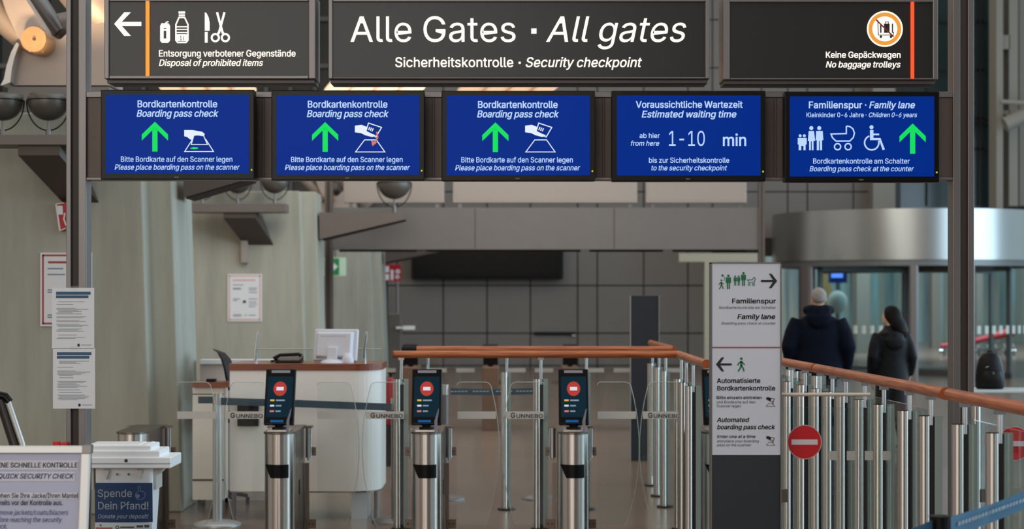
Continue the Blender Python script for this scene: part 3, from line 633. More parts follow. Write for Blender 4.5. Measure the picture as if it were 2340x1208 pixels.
def pier(Y, dp):
    m = MB()
    pl = [(-8, Y), (-2.755, Y), (-2.755, Y + .15), (-2.56, Y + .15), (-2.56, Y + dp), (-8, Y + dp)]
    n = len(pl)
    v = []
    for z in (0, 3.03):
        for i, (x, y) in enumerate(pl):
            v.append((x + (-0.03 * (z - 1.3) if 0 < i < n - 1 else 0), y, z))
    m.add(v, [tuple(range(n))[::-1], tuple(range(n, 2 * n))] + [(i, (i + 1) % n, n + (i + 1) % n, n + i) for i in range(n)])
    return struct('wall_pier', m, concrete, 0.012)


PY = (13.2, 23.1, 34.5)
for y, dp in zip(PY, (.98, .88, 1.3)): pier(y, dp)

# back wall of grey panels with dark joints
YB = 40.0
struct('wall_back', MB().box(X(885, YB), X(1628, YB), YB + .03, YB + .3, 0, 2.55).box(X(885, YB), X(1995, YB), YB + .03, YB + .3, 2.55, 9.6), joint_m)
pm = MB()
xs = [885, 907, 1013, 1113, 1212, 1320, 1365, 1471, 1572, 1628, 1740, 1800, 1845, 1950, 1995]
ys = [-60, 45, 155, 250, 330, 438, 545, 652, 761, 835, 845]
for i in range(len(xs) - 1):
    for j in range(len(ys) - 1):
        if xs[i] >= 1628 and ys[j + 1] > 585: continue
        pm.pbox(xs[i] + 1.6, xs[i + 1] - 1.6, ys[j] + 1.6, ys[j + 1] - 1.6, YB, YB + .05)
struct('wall_back_panels', pm, panel_m)

# dark glazing of the hall behind the piers (upper part) and to the right of the door
pane_m = mat('dark_pane', '#17211f', 0.15, 0, 0.5, (0.35, 0.35, 0.5), 0.6)
teal_m = mat('teal_pane', '#2b4247', 0.2, 0, 0.25, (0.4, 0.4, 0.3), 0.6)
frame_m = mat('facade_frame', '#5c5f5e', 0.5, 0.2)
pale_m = mat('pale_column', '#8d8b83', 0.6)
YW = 42.0
struct('window_1', MB().box(-17, X(900, YW), YW, YW + .1, 0, 10), pane_m)
fm = MB()
for px in range(-120, 900, 56): fm.pbox(px - 4, px + 4, -80, 700, YW - .15, YW)
for py in (-60, 45, 152, 260, 368): fm.box(-17, X(900, YW), YW - .14, YW, Z(py + 5, YW), Z(py - 5, YW))
struct('window_1_frame', fm, frame_m)
YG = 41.0
struct('window_2', MB().box(X(2055, YG), X(2278, YG), YG, YG + .1, 3.4, 9.8), teal_m)
fm = MB()
for py in (50, 160, 270, 282, 340): fm.box(X(2055, YG), X(2278, YG), YG - .06, YG, Z(py + 3, YG), Z(py - 3, YG))
for px in (2118, 2235, 2246): fm.pbox(px - 2, px + 2, -50, 470, YG - .06, YG)
struct('window_2_frame', fm, mat('dark_frame', '#16201f', 0.5))
sm = MB()
sm.pbox(1995, 2046, -60, 480, 39.5, 40.5)
sm.pbox(2277, 2292, -60, 480, 38.0, 38.6)
sm.pbox(2306, 2326, -60, 470, 38.2, 38.8)
for a, b in ((80, 112), (252, 262)): sm.pbox(2290, 2308, a, b, 38.2, 38.6)
sm.pbox(2330, 2420, -60, 470, 39, 39.6)
struct('column_facade', sm, pale_m)
struct('window_3', MB().box(X(2046, 40.4), X(2058, 40.4), 40.4, 40.5, 3.4, 9.8).box(X(2290, 40), X(2480, 40), 40, 40.1, 3.2, 9.8), mat('slot_black', '#0a0c0d', 0.4))
dg_ = thing('diagonal_brace', 'pale slanting steel brace above the revolving door by the dark slots', 'beam', W(2340, 250, 37.5))
obj('brace', MB().cyl(W(2296, 285, 37.5), W(2420, 225, 37.5), .16), pale_m, dg_)
obj('rod', MB().cyl(W(2286, 232, 37.4), W(2420, 240, 37.4), .05), pale_m, dg_)

# pale door frame beside the revolving door
YD = 34.0
tr = MB().pbox(1552, 1736, 578, 598, YD, YD + .25).box(X(1610, YD), X(1627, YD), YD, YD + .2, 0, Z(598, YD))
struct('trim_1', tr, mat('frame_beige', '#a5a18e', 0.5, 0.1))

# ------------------------------------------------------------------ revolving door
drum_m = mat('drum_metal', '#a3a6a4', 0.28, 0.9, 0.03, (1, 1, 1))
RC, RR = Vector((X(2085, 36.6), 36.9, 0)), 2.86
rd = thing('revolving_door', 'large revolving glass door under a curved metal drum', 'door', RC)


def arc(r, a0, a1, n): return [(RC.x + r * math.sin(math.radians(a0 + (a1 - a0) * i / n)), RC.y - r * math.cos(math.radians(a0 + (a1 - a0) * i / n))) for i in range(n + 1)]


def wallarc(mb, r0, r1, a0, a1, z0, z1, n=40):
    return mb.prism(arc(r1, a0, a1, n) + arc(r0, a1, a0, n), z0, z1, 'z', True)


zt, zb = Z(475, 34.0), Z(592, 34.0)
obj('drum_header', wallarc(MB(), RR - .12, RR, -180, 180, zb, zt, 96), drum_m, rd)
obj('drum_lid', MB().prism(arc(RR - .06, -180, 179, 64), zt - .06, zt - .02, 'z'), drum_m, rd)
obj('lower_rim', wallarc(MB(), RR - .16, RR - .03, -180, 180, zb - .12, zb, 96), mat('rim_grey', '#6d7070', 0.4, 0.5), rd)
for a, hw in ((-59.6, 3.8), (-11, 1.7), (12, 1.6), (52, 1.6), (82, 1.6)):
    obj('door_post', wallarc(MB(), RR - .14, RR - .02, a - hw, a + hw, 0, zb - .12, 4), alu, rd)
for a0, a1 in ((-55.5, -11), (12, 52), (52, 82)):
    g = obj('curved_glass', wallarc(MB(), RR - .07, RR - .055, a0 + 1.6, a1 - 1.6, 0.02, zb - .12, 24), door_glass, rd)
    st = MB()
    a = a0 + 3.5
    while a < a1 - 3:
        wallarc(st, RR - .055, RR - .050, a - .85, a + .85, .90, 1.06, 3)
        a += 3.5
    obj('sticker_row', st, mat('sticker_pale', '#c4d0c8', 0.6), g)
for k, a in enumerate((35, 125, 215, 305)):
    ca, sa = math.cos(math.radians(a)), math.sin(math.radians(a))
    def seg(r, w_, z, c=ca, s_=sa): return Vector((RC.x + c * r - s_ * w_, RC.y + s_ * r + c * w_, z))
    fr = MB()
    for r0, r1, z0, z1 in ((.1, .18, 0, zb - .12), (2.56, 2.66, 0, zb - .12), (.1, 2.66, 0, .12), (.1, 2.66, zb - .22, zb - .12)):
        p = [seg(r, q, z) for z in (z0, z1) for q in (-.03, .03) for r in (r0, r1)]
        fr.add(p, [(0, 2, 3, 1), (4, 5, 7, 6), (0, 1, 5, 4), (2, 6, 7, 3), (0, 4, 6, 2), (1, 3, 7, 5)])
    lf = obj('door_leaf', fr, alu, rd)
    p = [seg(r, 0, z) for z, r in ((.12, .18), (.12, 2.56), (zb - .22, 2.56), (zb - .22, .18))]
    obj('leaf_glass', MB().add(p, [(0, 1, 2, 3)]), door_glass, lf)
obj('centre_shaft', MB().cyl(RC, RC + Vector((0, 0, zb)), .09), alu, rd)
sg = thing('blue_sign', 'small glowing blue sign seen through the revolving door', 'sign', W(1915, 640, 46))
obj('sign_box', MB().pbox(1896, 1936, 606, 646, 46, 46.2), emi('blue_glow_dim', '#15306a', 0.6), sg)
obj('lit_face', MB().pbox(1900, 1926, 608, 634, 45.97, 46), emi('blue_glow', '#5f8cff', 1.6), sg)
obj('sign_post', MB().box(X(1916, 46) - .05, X(1916, 46) + .05, 46.05, 46.15, 0, Z(646, 46)), alu, sg)

# street beyond the entrance
pk_ = thing('street_pillar', 'brown ochre pillar outside the revolving door behind the grey haired person', 'pillar', (X(1890, 47), 47, 0))
obj('shaft', MB().box(X(1876, 47), X(1900, 47), 47, 47.3, .4, 6), mat('ochre', '#8a7346', 0.6, 0, .2, (3, 3, .4)), pk_)
obj('plinth', MB().box(X(1870, 47), X(1906, 47), 46.9, 47.4, 0, .4), mat('plinth_street', '#4e4a44', 0.7), pk_)
dm = thing('street_lamp', 'round white street lamp seen through the door beside the grey haired person', 'lamp', (X(1912, 45), 45, 0))
obj('globe', MB().ellipsoid(W(1914, 690, 45), .26, .26, .3), mat('globe_white', '#c8dcd8', 0.4), dm)
obj('lamp_post', MB().cyl((X(1914, 45), 45, 0), (X(1914, 45), 45, Z(712, 45)), .05), alu, dm)
bn = thing('street_banner', 'tall blue banner outside the left pane of the revolving door', 'banner', (X(1842, 48), 48, 0))
bn['label'] = 'tall narrow blue banner outside the revolving door by its edge post'
obj('cloth', MB().box(X(1832, 48), X(1852, 48), 48, 48.03, Z(690, 48), Z(600, 48)), mat('banner_blue', '#3a6a9c', 0.7), bn)
obj('banner_pole', MB().cyl((X(1830, 48), 48.02, 0), (X(1830, 48), 48.02, Z(590, 48)), .04), alu, bn)
ext = mat('street_facade', '#4c6262', 0.7, 0, 0.45, (2.2, 1, 0.10))
for n_ in ext.node_tree.nodes:
    if n_.type == 'VALTORGB':
        n_.color_ramp.elements[0].color = C('#262c2b')
        n_.color_ramp.elements[1].color = C('#8b9898')
        for p_, c_ in ((.42, '#4c5e5f'), (.50, '#6a6a5c'), (.58, '#5d7f84')):
            n_.color_ramp.elements.new(p_).color = C(c_)
struct('exterior_facade', MB().box(1, 26, 62, 63, 0, 8), ext)
struct('exterior_column', MB().box(X(1958, 50), X(1988, 50), 50, 50.7, 0, 8).box(X(2230, 52), X(2246, 52), 52, 52.5, 0, 8).box(X(2130, 55), X(2150, 55), 55, 55.4, 0, 8), mat('street_column', '#5e5850', 0.7))
cr = thing('luggage_trolley', 'row of trolleys with red handle bar outside the revolving door', 'trolley', W(2230, 830, 48))
obj('handle_bar', MB().tube([W(2150, 790, 48), W(2190, 786, 48), W(2235, 777, 48), W(2290, 763, 48), W(2316, 758, 48)], [.06, .06, .08, .12, .12]), mat('trolley_red', '#b02c38', 0.5), cr)
b_ = MB()
for px in range(2155, 2316, 20):
    b_.tube([W(px, 785, 48), W(px + 5, 830, 48.3), Vector((X(px + 8, 48), 48.2, 0.12))], .03, 8)
b_.tube([W(2150, 850, 48.3), W(2320, 840, 48.3)], .04, 8)
b_.tube([Vector((X(2150, 48), 48.2, .12)), Vector((X(2325, 48), 48.2, .12))], .06, 8)
for px in range(2165, 2316, 40): b_.cyl(Vector((X(px, 48), 48.15, .1)), Vector((X(px, 48), 48.25, .1)), .1)
obj('basket_frame', b_, chrome, cr)

# ------------------------------------------------------------------ display board, far portal, far totem
db = thing('display_board', 'long black display board on the grey panel wall', 'board', W(1113, 637, 39.5))
obj('housing', MB().pbox(940, 1287, 540, 637, 39.6, 39.98), black_soft, db, .02)
obj('screen', MB().pbox(950, 1278, 548, 630, 39.57, 39.6), black_p, db)
hd = thing('wall_slot', 'thin dark wall slot in the grey panel wall above the rails', 'fitting', W(1270, 761, 39.9))
obj('slot', MB().pbox(1221, 1315, 758, 765, 39.94, 39.99), black_soft, hd)
obj('handle', MB().pbox(1307, 1315, 764, 768, 39.92, 39.95), alu_light, hd)

YP2, YF2 = 24.6, 17.8
far = thing('sign_portal', 'distant grey portal frame with blank beam standing before the panel wall', 'portal', (X(1245, YP2), YP2, 0), 'sign portals over the lanes')
for a, b in ((742, 760), (1734, 1748)):
    p = obj('post', MB().box(X(a, YP2), X(b, YP2), YP2, YP2 + .12, 0, Z(380, YP2)), mat('portal_post_far', '#6a605a', 0.45, 0.5), far)
    obj('recess', MB().box(X(a + 5, YP2), X(b - 6, YP2), YP2 - .003, YP2, 0, Z(380, YP2)), recess_m, p)
bm_ = obj('beam', MB().pbox(760, 1734, 474, 570, YP2 + .02, YP2 + .14), mat('portal_beam_far', '#716c68', 0.5, 0.1, 0.04, (2, 2, 2)), far, .004)
sl = MB()
for px in (1085, 1403): sl.cut().pbox(px, px + 1.5, 476, 568, YP2 + .017, YP2 + .02)
obj('seam', sl, recess_m, bm_)
mb_ = MB()
for a, b in ((775, 952), (974, 1327), (1347, 1515), (1537, 1705)): mb_.cut().pbox(a, b, 560, 575, YP2 + .15, YP2 + .21)
obj('rear_monitor', mb_, black_p, far)
for i, (a, b) in enumerate(((785, 1015), (1035, 1456), (1476, 1706))):
    t = thing('blank_sign_box', ['blank back of sign box behind the hanging bowl lamp', 'widest blank back of sign box over the distant portal beam', 'blank back of sign box next to the distant portal post'][i], 'sign', W((a + b) / 2, 462, YP2), 'sign boxes seen from behind')
    obj('sign_box', MB().pbox(a, b, 330, 463, YP2, YP2 + .12), mat('sign_back', '#a59a92', 0.5, 0.15, 0.03, (2, 2, 2)), t, .006)
    obj('inner_frame', MB().pbox(a + 5, b - 5, 335, 458, YP2 - .004, YP2), mat('sign_back_face', '#a3988f', 0.5, 0.1), t)
    hm = MB()
    for q in (a + 12, b - 20): hm.box(X(q, YP2), X(q + 8, YP2), YP2 + .03, YP2 + .08, Z(473.7, YP2), Z(463, YP2))
    obj('bracket', hm, alu, t)
ft = thing('totem_sign', 'dark blank back of a totem sign before the panel wall', 'sign', (X(1468, YF2), YF2, 0), 'totem signs')
obj('totem_body', MB().box(X(1437, YF2), X(1500, YF2), YF2 - .3, YF2 - .22, 0, Z(675, YF2 - .3)), mat('totem_dark', '#20262d', 0.45), ft, .004)
obj('edge_trim', MB().box(X(1436, YF2), X(1437.2, YF2), YF2 - .305, YF2 - .215, 0, Z(675, YF2 - .3)).box(X(1499.8, YF2), X(1501, YF2), YF2 - .305, YF2 - .215, 0, Z(675, YF2 - .3)), alu_light, ft)

# ------------------------------------------------------------------ steel trees on the piers with their uplights
steel_paint = mat('painted_steel', '#a89a90', 0.42, 0.15, 0.05, (3, 3, 3))
disc_m = mat('pin_disc', '#b48a60', 0.35, 0.55, 0.1, (20, 20, 20))
bowl_m = mat('lamp_bowl', '#67645e', 0.38, 0.5)
shelf_m = mat('bracket_grey', '#6a645f', 0.5, 0.2)
wedge_m = mat('bracket_brown', '#4b423d', 0.5, 0.2)
NODE = ['cast steel strut foot with round pin on the pier by the portal post',
        'cast steel strut foot on the middle pier above the counter',
        'cast steel strut foot on the last pier before the panel wall']
for i, Y0 in enumerate(PY):
    Yc = Y0 + .62
    dx = 0.0
    def q(px, py, Y=13.6): # drawn on the first pier, moved to the others
        p = W(px, py, Y)
        return Vector((p.x, p.y - 13.2 + Y0, p.z))
    t = thing('strut_joint', NODE[i], 'steel joint', q(110, 272), 'cast steel strut feet on the piers')
    f0 = Y0 + .25
    sh = [(38, 200), (44, 150), (52, 128), (72, 100), (110, 96), (150, 96), (215, 36), (245, 42), (262, 200)]
    obj('foot_plate', MB().prism([(q(a, b).x, q(a, b).z) for a, b in sh], f0, f0 + .45), steel_paint, t, .02)
    rim = [(24, 205), (32, 190), (38, 160), (48, 130), (60, 108), (66, 112), (56, 140), (50, 165), (46, 198)]
    obj('rim_flange', MB().prism([(q(a, b).x, q(a, b).z) for a, b in rim], f0 - .12, f0 + .5), alu_light, t, .01)
    obj('base_plinth', MB().prism([(q(a, b).x, q(a, b).z) for a, b in ((30, 268.5), (36, 205), (262, 205), (268, 268.5))], f0 - .05, f0 + .6), mat('plinth_grey', '#6f6d6a', 0.5, 0.2), t)
    obj('clevis_arm', MB().prism([(q(a, b).x, q(a, b).z) for a, b in ((96, 134), (126, 134), (138, 112), (130, 82), (64, -20), (-26, -150), (-130, -150), (28, -4), (44, 44), (70, 100))], f0 - .2, f0 - .02), steel_paint, t, .025, 3)
    obj('lower_strut', MB().tube([q(104, 136) + Vector((0, -.10, 0)), q(60, 92) + Vector((0, -.14, 0)), q(20, 50) + Vector((0, -.15, 0)), q(-140, -115) + Vector((0, -.15, 0))], [.04, .085, .105, .12], 24), steel_paint, t)
    obj('rear_strut', MB().tube([q(135, 75, 14.0), q(108, 40, 14.0), q(60, -30, 14.0), q(10, -110, 14.0)], [.06, .08, .09, .09], 20), alu, t)
    obj('upper_tube', MB().tube([q(170, -60), q(230, 15), q(330, 130, 14.2)], [.22, .22, .2], 24), steel_paint, t)
    obj('ball_joint', MB().cyl(q(140, 68, 14.1), q(178, 60, 14.1), .13).cyl(q(122, 74, 14.1), q(140, 68, 14.1), .08, .12), alu, t)
    pd = obj('pin_disc', MB().cyl(q(111, 108) + Vector((0, -.43, 0)), q(111, 108) + Vector((0, .3, 0)), .095, n=40), disc_m, t, .008)
    obj('pin_bolt', MB().cyl(q(113, 108) + Vector((0, -.445, 0)), q(113, 108) + Vector((0, -.43, 0)), .012, n=12), recess_m, pd)


def uplight(c, r, label, yaw=0.0, tilt=0.0):
    """bowl lamp: c = centre of the rim, r = bowl radius"""
    t = thing('bowl_uplight', label, 'lamp', c - Vector((0, 0, r * 1.75)), 'bowl uplights on the pier brackets')
    M = Matrix.Identity(3)
    obj('bowl', MB().lathe(c, [(r * .94, r * .30), (r, r * .30), (r, 0)] + [(r * math.cos(a), -r * .98 * math.sin(a)) for a in [k * math.pi / 24 for k in range(1, 12)]] + [(.001, -r * .98)], 36, M), bowl_m, t)
    obj('reflector', MB().lathe(c, [(r * .93, r * .30), (r * .6, -.05 * r), (.001, -.25 * r)], 32, M), emi('lamp_reflector', '#ffc489', 2.0), t)
    obj('rim_band', MB().tube([c + M @ Vector((r * 1.01 * math.cos(k * math.pi / 18), r * 1.01 * math.sin(k * math.pi / 18), 0)) for k in range(36)], r * .03, 6, closed=True), black_soft, t)
    yk = [Vector((c.x + math.cos(yaw) * r * 1.06 * math.cos(a), c.y + math.sin(yaw) * r * 1.06 * math.cos(a), c.z - r * 1.45 * math.sin(a))) for a in [math.pi * k / 24 for k in range(25)]]
    obj('yoke', MB().tube(yk, r * .035, 8), black_soft, t)
    s_ = MB().cyl(c + Vector((0, 0, -r * .95)), c + Vector((0, 0, -r * 1.45)), r * .05, n=12)
    s_.cyl(c + Vector((0, 0, -r * 1.4)), c + Vector((0, 0, -r * 1.75)), r * .13, n=16)
    obj('stem', s_, alu, t)
    l = bpy.data.lights.new('uplight_bulb', 'SPOT')
    l.energy, l.color, l.spot_size, l.spot_blend, l.shadow_soft_size = 44, (1.0, 0.70, 0.42), math.radians(118), 0.5, 0.06
    o = bpy.data.objects.new('uplight_bulb', l)
    COL.objects.link(o)
    o.parent = t
    o.location = c - t.location + Vector((0, 0, r * .34))
    o.rotation_euler = (math.pi, 0, 0)
    return t


UL = [['bowl uplight on the pier bracket cut off by the picture edge', 'whole bowl uplight on the bracket next to the portal post', 'bowl uplight on the bracket hidden behind the portal post'],
      ['bowl uplight behind the slanting bracket over the concrete pier', 'middle bowl uplight on the bracket over the pale poster', 'bowl uplight at the free end of the bracket over the pale poster']]
BR = ['brown bracket with shelf on the pier beside the portal post', 'brown bracket with shelf on the pier above the pale poster']
for i in (0, 1):
    Yf = PY[i]
    Yl = Yf - .42
    def zz(py): return Z(py, 12.78)
    xw = (-3.72, -3.385, -3.05) if i == 0 else (X(462, Yl), X(543, Yl), X(628, Yl))
    zs = zz(312) if i == 0 else Z(466, Yl)
    r = .150 if i == 0 else .176
    for x, lb in zip(xw, UL[i]): uplight(Vector((x, Yl, zs + r * 1.75)), r, lb)
    t = thing('pier_bracket', BR[i], 'bracket', (xw[1], Yf, zs - .3), 'brackets on the pier fronts')
    e0, e1 = (xw[0] - .35, xw[2] + .25) if i == 0 else (X(440, Yl), X(657, Yl))
    obj('shelf', MB().box(e0, e1, Yl - .16, Yl + .16, zs - .115 if i else zs - .075, zs), shelf_m, t, .006)
    a0, a1 = (X(62, 12.9), X(62, 12.9) + .30) if i == 0 else (X(514, Yl), X(587, Yl))
    zt_, zl = zs - .075 if i == 0 else zs - .115, .34 if i == 0 else .36
    wv = [(a0, Yl - .12, zt_), (a1, Yl - .12, zt_), (a1 + .0, Yf, zt_), (a0, Yf, zt_), (a0, Yl - .12, zt_ - .07), (a1, Yl - .12, zt_ - .07), (a1 + .16, Yf + .01, zt_ - zl - .05), (a0 + .19, Yf + .01, zt_ - zl - .05)]
    obj('wedge_arm', MB().add(wv, [(0, 1, 2, 3), (7, 6, 5, 4), (0, 4, 5, 1), (1, 5, 6, 2), (2, 6, 7, 3), (3, 7, 4, 0)]), wedge_m, t)
    if i: obj('cable_duct', MB().box(X(553, Yf), X(568, Yf), Yf - .09, Yf + .04, Z(600, Yf), Z(540, Yf)), mat('duct_beige', '#9a918a', 0.6), t)
SB = [(0, 419, 570, 405, 450, 13.72), (1, 729.5, 925, 485, 545, 23.55), (2, 880, 1004, 572, 598, 35.0)]
SL = ['wedge shaped brown side arm just under the monitors on the pier edge', 'wedge shaped side arm carrying a bowl lamp beside the portal beam', 'wedge shaped side arm under the distant beam by the red sign']
for i, a, b, c, d, Y in SB:
    t = thing('wedge_bracket', SL[i], 'bracket', W(a, (c + d) / 2, Y), 'wedge arms on the pier edges')
    obj('wedge_arm', MB().pprism([(a, c), (b, c), (b, c + (16 if i == 1 else 3)), (a + 6, d), (a, d)], Y - .18, Y + .18), wedge_m if i != 1 else mat('wedge_grey', '#6c625c', 0.5, 0.2), t, .006)
    obj('edge_plate', MB().pprism([(a + 6, d), (b, c + (16 if i == 1 else 3)), (b, c + (18 if i == 1 else 6)), (a + 6, d + 3.5)], Y - .19, Y + .19), black_soft, t)
uplight(Vector((X(901, 23.55), 23.55, Z(484.5, 23.55) + 1.75 * .225)), .225, 'single bowl uplight on the wedge arm under the second monitor', .3, .15)

# warm lit reflector boards above the uplights
rb_m = mat('reflector_board', '#d6b596', 0.45, 0.1)
for i, (pts, Y) in enumerate([([(330, 150), (560, 150), (585, 212), (372, 212)], 21.5), ([(790, 150), (1010, 150), (962, 212), (740, 212)], 20.0), ([(1100, 150), (1330, 150), (1260, 212), (1045, 212)], 24.0)]):
    t = thing('reflector_board', ['warm lit reflector board over the first monitor', 'brightest warm reflector board between second monitor and big sign', 'dim reflector board between third monitor and big sign'][i], 'reflector', W(pts[2][0], 212, Y), 'reflector boards over the uplights')
    v = [W(x, y, Y + (212 - y) * .004) for x, y in pts]
    v += [p + Vector((0, .05, .05)) for p in v]
    obj('board', MB().add(v, [(3, 2, 1, 0), (4, 5, 6, 7), (0, 1, 5, 4), (1, 2, 6, 5), (2, 3, 7, 6), (3, 0, 4, 7)]), rb_m, t)
    sx_ = MB()
    for k in (.25, .5, .75):
        sx_.cut()
        a_, b2 = v[0].lerp(v[1], k), v[3].lerp(v[2], k)
        sx_.tube([a_ + Vector((0, -.02, -.01)), b2 + Vector((0, -.02, -.01))], .018, 6)
    obj('rib', sx_, mat('rib_brown', '#a87a58', 0.5), t)
    obj('hanger', MB().cyl(v[4].lerp(v[5], .3), v[4].lerp(v[5], .3) + Vector((0, 0, 5)), .02, n=8).cyl(v[4].lerp(v[5], .7), v[4].lerp(v[5], .7) + Vector((0, 0, 5)), .02, n=8), alu, t)
    l = bpy.data.lights.new('added_board_spot', 'SPOT')  # added spot without a lamp body, brightens the board in place of the uplights
    l.energy, l.color, l.spot_size, l.spot_blend, l.shadow_soft_size = [1900, 2600, 420][i], (1.0, 0.74, 0.48), math.radians(40), 0.6, 0.08
    o = bpy.data.objects.new('added_board_spot', l)
    COL.objects.link(o)
    o.location = v[3].lerp(v[2], .5) + Vector((0, -2.2, -2.2))
    o.rotation_euler = (v[3].lerp(v[1], .5) - o.location).to_track_quat('-Z', 'Y').to_euler()
# ------------------------------------------------------------------ main sign portal
YP = 8.66
po = thing('sign_portal', 'grey metal portal frame with brown beam carrying five blue monitors', 'portal', (X(1185, YP), YP, 0), 'sign portals over the lanes')
for a, g0, g1, b in ((151, 162, 179, 197), (2178, 2195, 2212, 2226)):
    m = MB()
    x0, x1, x2, x3 = [X(t, YP) for t in (a, g0, g1, b)]
    m.box(x0, x1, YP, YP + .11, 0, 4.2).box(x2, x3, YP, YP + .11, 0, 4.2).box(x1, x2, YP + .03, YP + .11, 0, 4.2)
    p = obj('post', m, alu, po, .003)
    obj('post_recess', MB().box(x1 + .001, x2 - .001, YP + .02, YP + .032, 0, 4.2), recess_m, p)
m = MB().pbox(191, 2187, 222, 405, YP + .02, YP + .10)
bp_ = obj('beam_panel', m, brown_m, po)
m = MB().pbox(191, 2187, 209, 222, YP + .005, YP + .11).pbox(191, 2187, 405, 411, YP + .005, YP + .11)
obj('beam_rail', m, alu, po, .002)
sl = MB()
for x in (196, 598, 603, 987, 992, 1376, 1381, 1768, 1774, 2181): sl.cut().pbox(x, x + 1.4, 223, 404, YP + .017, YP + .02)
obj('panel_seam', sl, recess_m, bp_)

# ------------------------------------------------------------------ backlit hanging signs
YS = 8.56
SG = [((238, 721, 188), (249, 705, 3, 172), 'dark backlit sign with white arrow, bottle, knife and scissors symbols'),
      ((750, 1622, 188), (760, 1612, 4, 176), 'widest dark backlit sign pointing to all gates and security checkpoint'),
      ((1653, 2144, 190), (1668, 2132, 5, 178), 'dark backlit sign with round orange no baggage trolley symbol')]
signs = []
for (a, b, bot), (c, d, tp, pb), lb in SG:
    t = thing('hanging_sign', lb, 'sign', (X((a + b) / 2, YS), YS, Z(bot, YS)), 'backlit signs above the monitors')
    m = MB()
    zt_, zb_ = Z(-12, YS), Z(bot - 8, YS)
    xa, xb, xc, xd = X(a, YS), X(b, YS), X(c, YS), X(d, YS)
    m.box(xa, xc, YS, YS + .2, zb_, zt_).box(xd, xb, YS, YS + .2, zb_, zt_)
    m.box(xc, xd, YS, YS + .2, zb_, Z(pb, YS)).box(xc, xd, YS, YS + .2, Z(tp, YS), zt_)
    obj('sign_frame', m, alu, t, .004)
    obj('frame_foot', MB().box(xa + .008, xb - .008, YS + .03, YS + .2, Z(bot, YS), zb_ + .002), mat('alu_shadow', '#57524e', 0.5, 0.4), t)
    obj('sign_face', MB().box(xc - .001, xd + .001, YS + .012, YS + .19, Z(pb, YS) - .001, Z(tp, YS) + .001), sign_panel, t)
    m = MB()
    for x in (a + 60, b - 60): m.cyl(W(x, -12, YS + .1), W(x, -12, YS + .1) + Vector((0, 0, 1.4)), .02, n=12)
    obj('hanger_rod', m, alu, t)
    signs.append(t)
M = on(YS + .009)
t = signs[0]
m = MB().poly(M, [(261, 54.5), (284, 28), (299, 28), (278, 50), (278, 59), (299, 82), (284, 82)])
m.rect(M, 270, 323, 50, 59.5)
obj('arrow', m, lit_white, t)
obj('light_line', MB().box(X(333, YS), X(340.5, YS), YS - .002, YS + .012, Z(174, YS), Z(2, YS)), lit_orange, t)
m = MB().cut()
m.poly(M, [(369, 53), (385, 53), (388.5, 59), (388.5, 93), (384, 98), (370, 98), (366, 93), (366, 59)])
m.stroke(M, [(378, 52), (385, 49)], 2.5)
m.cut().stroke(M, [(409, 40), (402, 56), (402, 92), (406, 97), (425, 97), (429.5, 92), (429.5, 56), (422, 40)], 3.2, True)
m.rect(M, 408, 423, 26, 31).rect(M, 408.5, 422.5, 33, 37)
for y in (60, 66, 73): m.rect(M, 403, 429, y, y + 2.4)
m.rect(M, 404, 427.5, 78, 94)
m.cut().poly(M, [(468, 28), (472, 30), (477, 40), (479, 52), (479, 70), (468, 70)]).rect(M, 468, 474.5, 73, 97.5)
m.cut().stroke(M, [(496, 28), (509, 76)], 5).stroke(M, [(513, 28), (500, 76)], 5)
m.ring(M, 492, 86, 6, 10.5).ring(M, 515, 86, 6, 10.5)
m.stroke(M, [(509, 74), (512, 79)], 5).stroke(M, [(500, 74), (497, 79)], 5)
pg = obj('pictogram', m, lit_white, t)
M2 = on(YS + .007)
m = text(MB(), '1 l', 410, 421, 92, 9.5, M2, 3)
m.rect(M2, 374, 380, 64, 66).rect(M2, 374, 380, 70, 88)
obj('dark_detail', m, sign_panel, pg)
m = text(MB(), 'Entsorgung verbotener Gegenstände', 362, 676, 129, 14.6, M, 2.2)
text(m, 'Disposal of prohibited items', 362, 600, 150.5, 14.6, M, 2.2, True)
obj('lettering', m, lit_white, t)
t = signs[1]
m = text(MB(), 'Alle Gates', 799, 1182, 95.5, 58, M, .9)
m.cut().rect(M, 1214, 1226, 65, 77)
text(m, 'All gates', 1246, 1566, 95.5, 58, M, .9, True)
text(m, 'Sicherheitskontrolle', 902, 1174, 153, 22, M, 1.6)
m.cut().rect(M, 1185, 1190, 141, 146)
text(m, 'Security checkpoint', 1199, 1464, 153, 22, M, 1.6, True)
obj('lettering', m, lit_white, t)
t = signs[2]
m = text(MB(), 'Keine Gepäckwagen', 1886, 2059, 132, 14, M, 2.4)
text(m, 'No baggage trolleys', 1886, 2057, 154, 14, M, 2.4, True)
obj('lettering', m, lit_white, t)
obj('light_line', MB().box(X(2082, YS), X(2089, YS), YS - .002, YS + .012, Z(180, YS), Z(4, YS)), lit_red, t)
m = MB().disc(M, 2022, 66, 28.5).ring(M, 2022, 66, 37.5, 41, 0, 360, 48)
dc = obj('round_symbol', m, lit_white, t)
obj('amber_ring', MB().ring(M, 2022, 66, 28.5, 37.5, 0, 360, 48), lit_amber, dc)
m = MB().poly(M2, [(2020, 54), (2033, 54), (2033, 75), (2020, 75)]).rect(M2, 2011, 2014.5, 54, 75).rect(M2, 2038, 2041, 54, 75)
m.stroke(M2, [(2023, 54), (2023, 50), (2030, 50), (2030, 54)], 1.8).stroke(M2, [(2006, 46), (2007, 80), (2041, 80), (2042, 73)], 2)
m.disc(M2, 2013, 84, 3).disc(M2, 2036, 84, 3)
obj('trolley_mark', m, mat('symbol_dark', '#20140c', 0.6), dc)
obj('red_slash', MB().stroke(on(YS + .006), [(2002, 45), (2042, 84)], 3.4), mat('slash_red', '#8c2410', 0.5), dc)

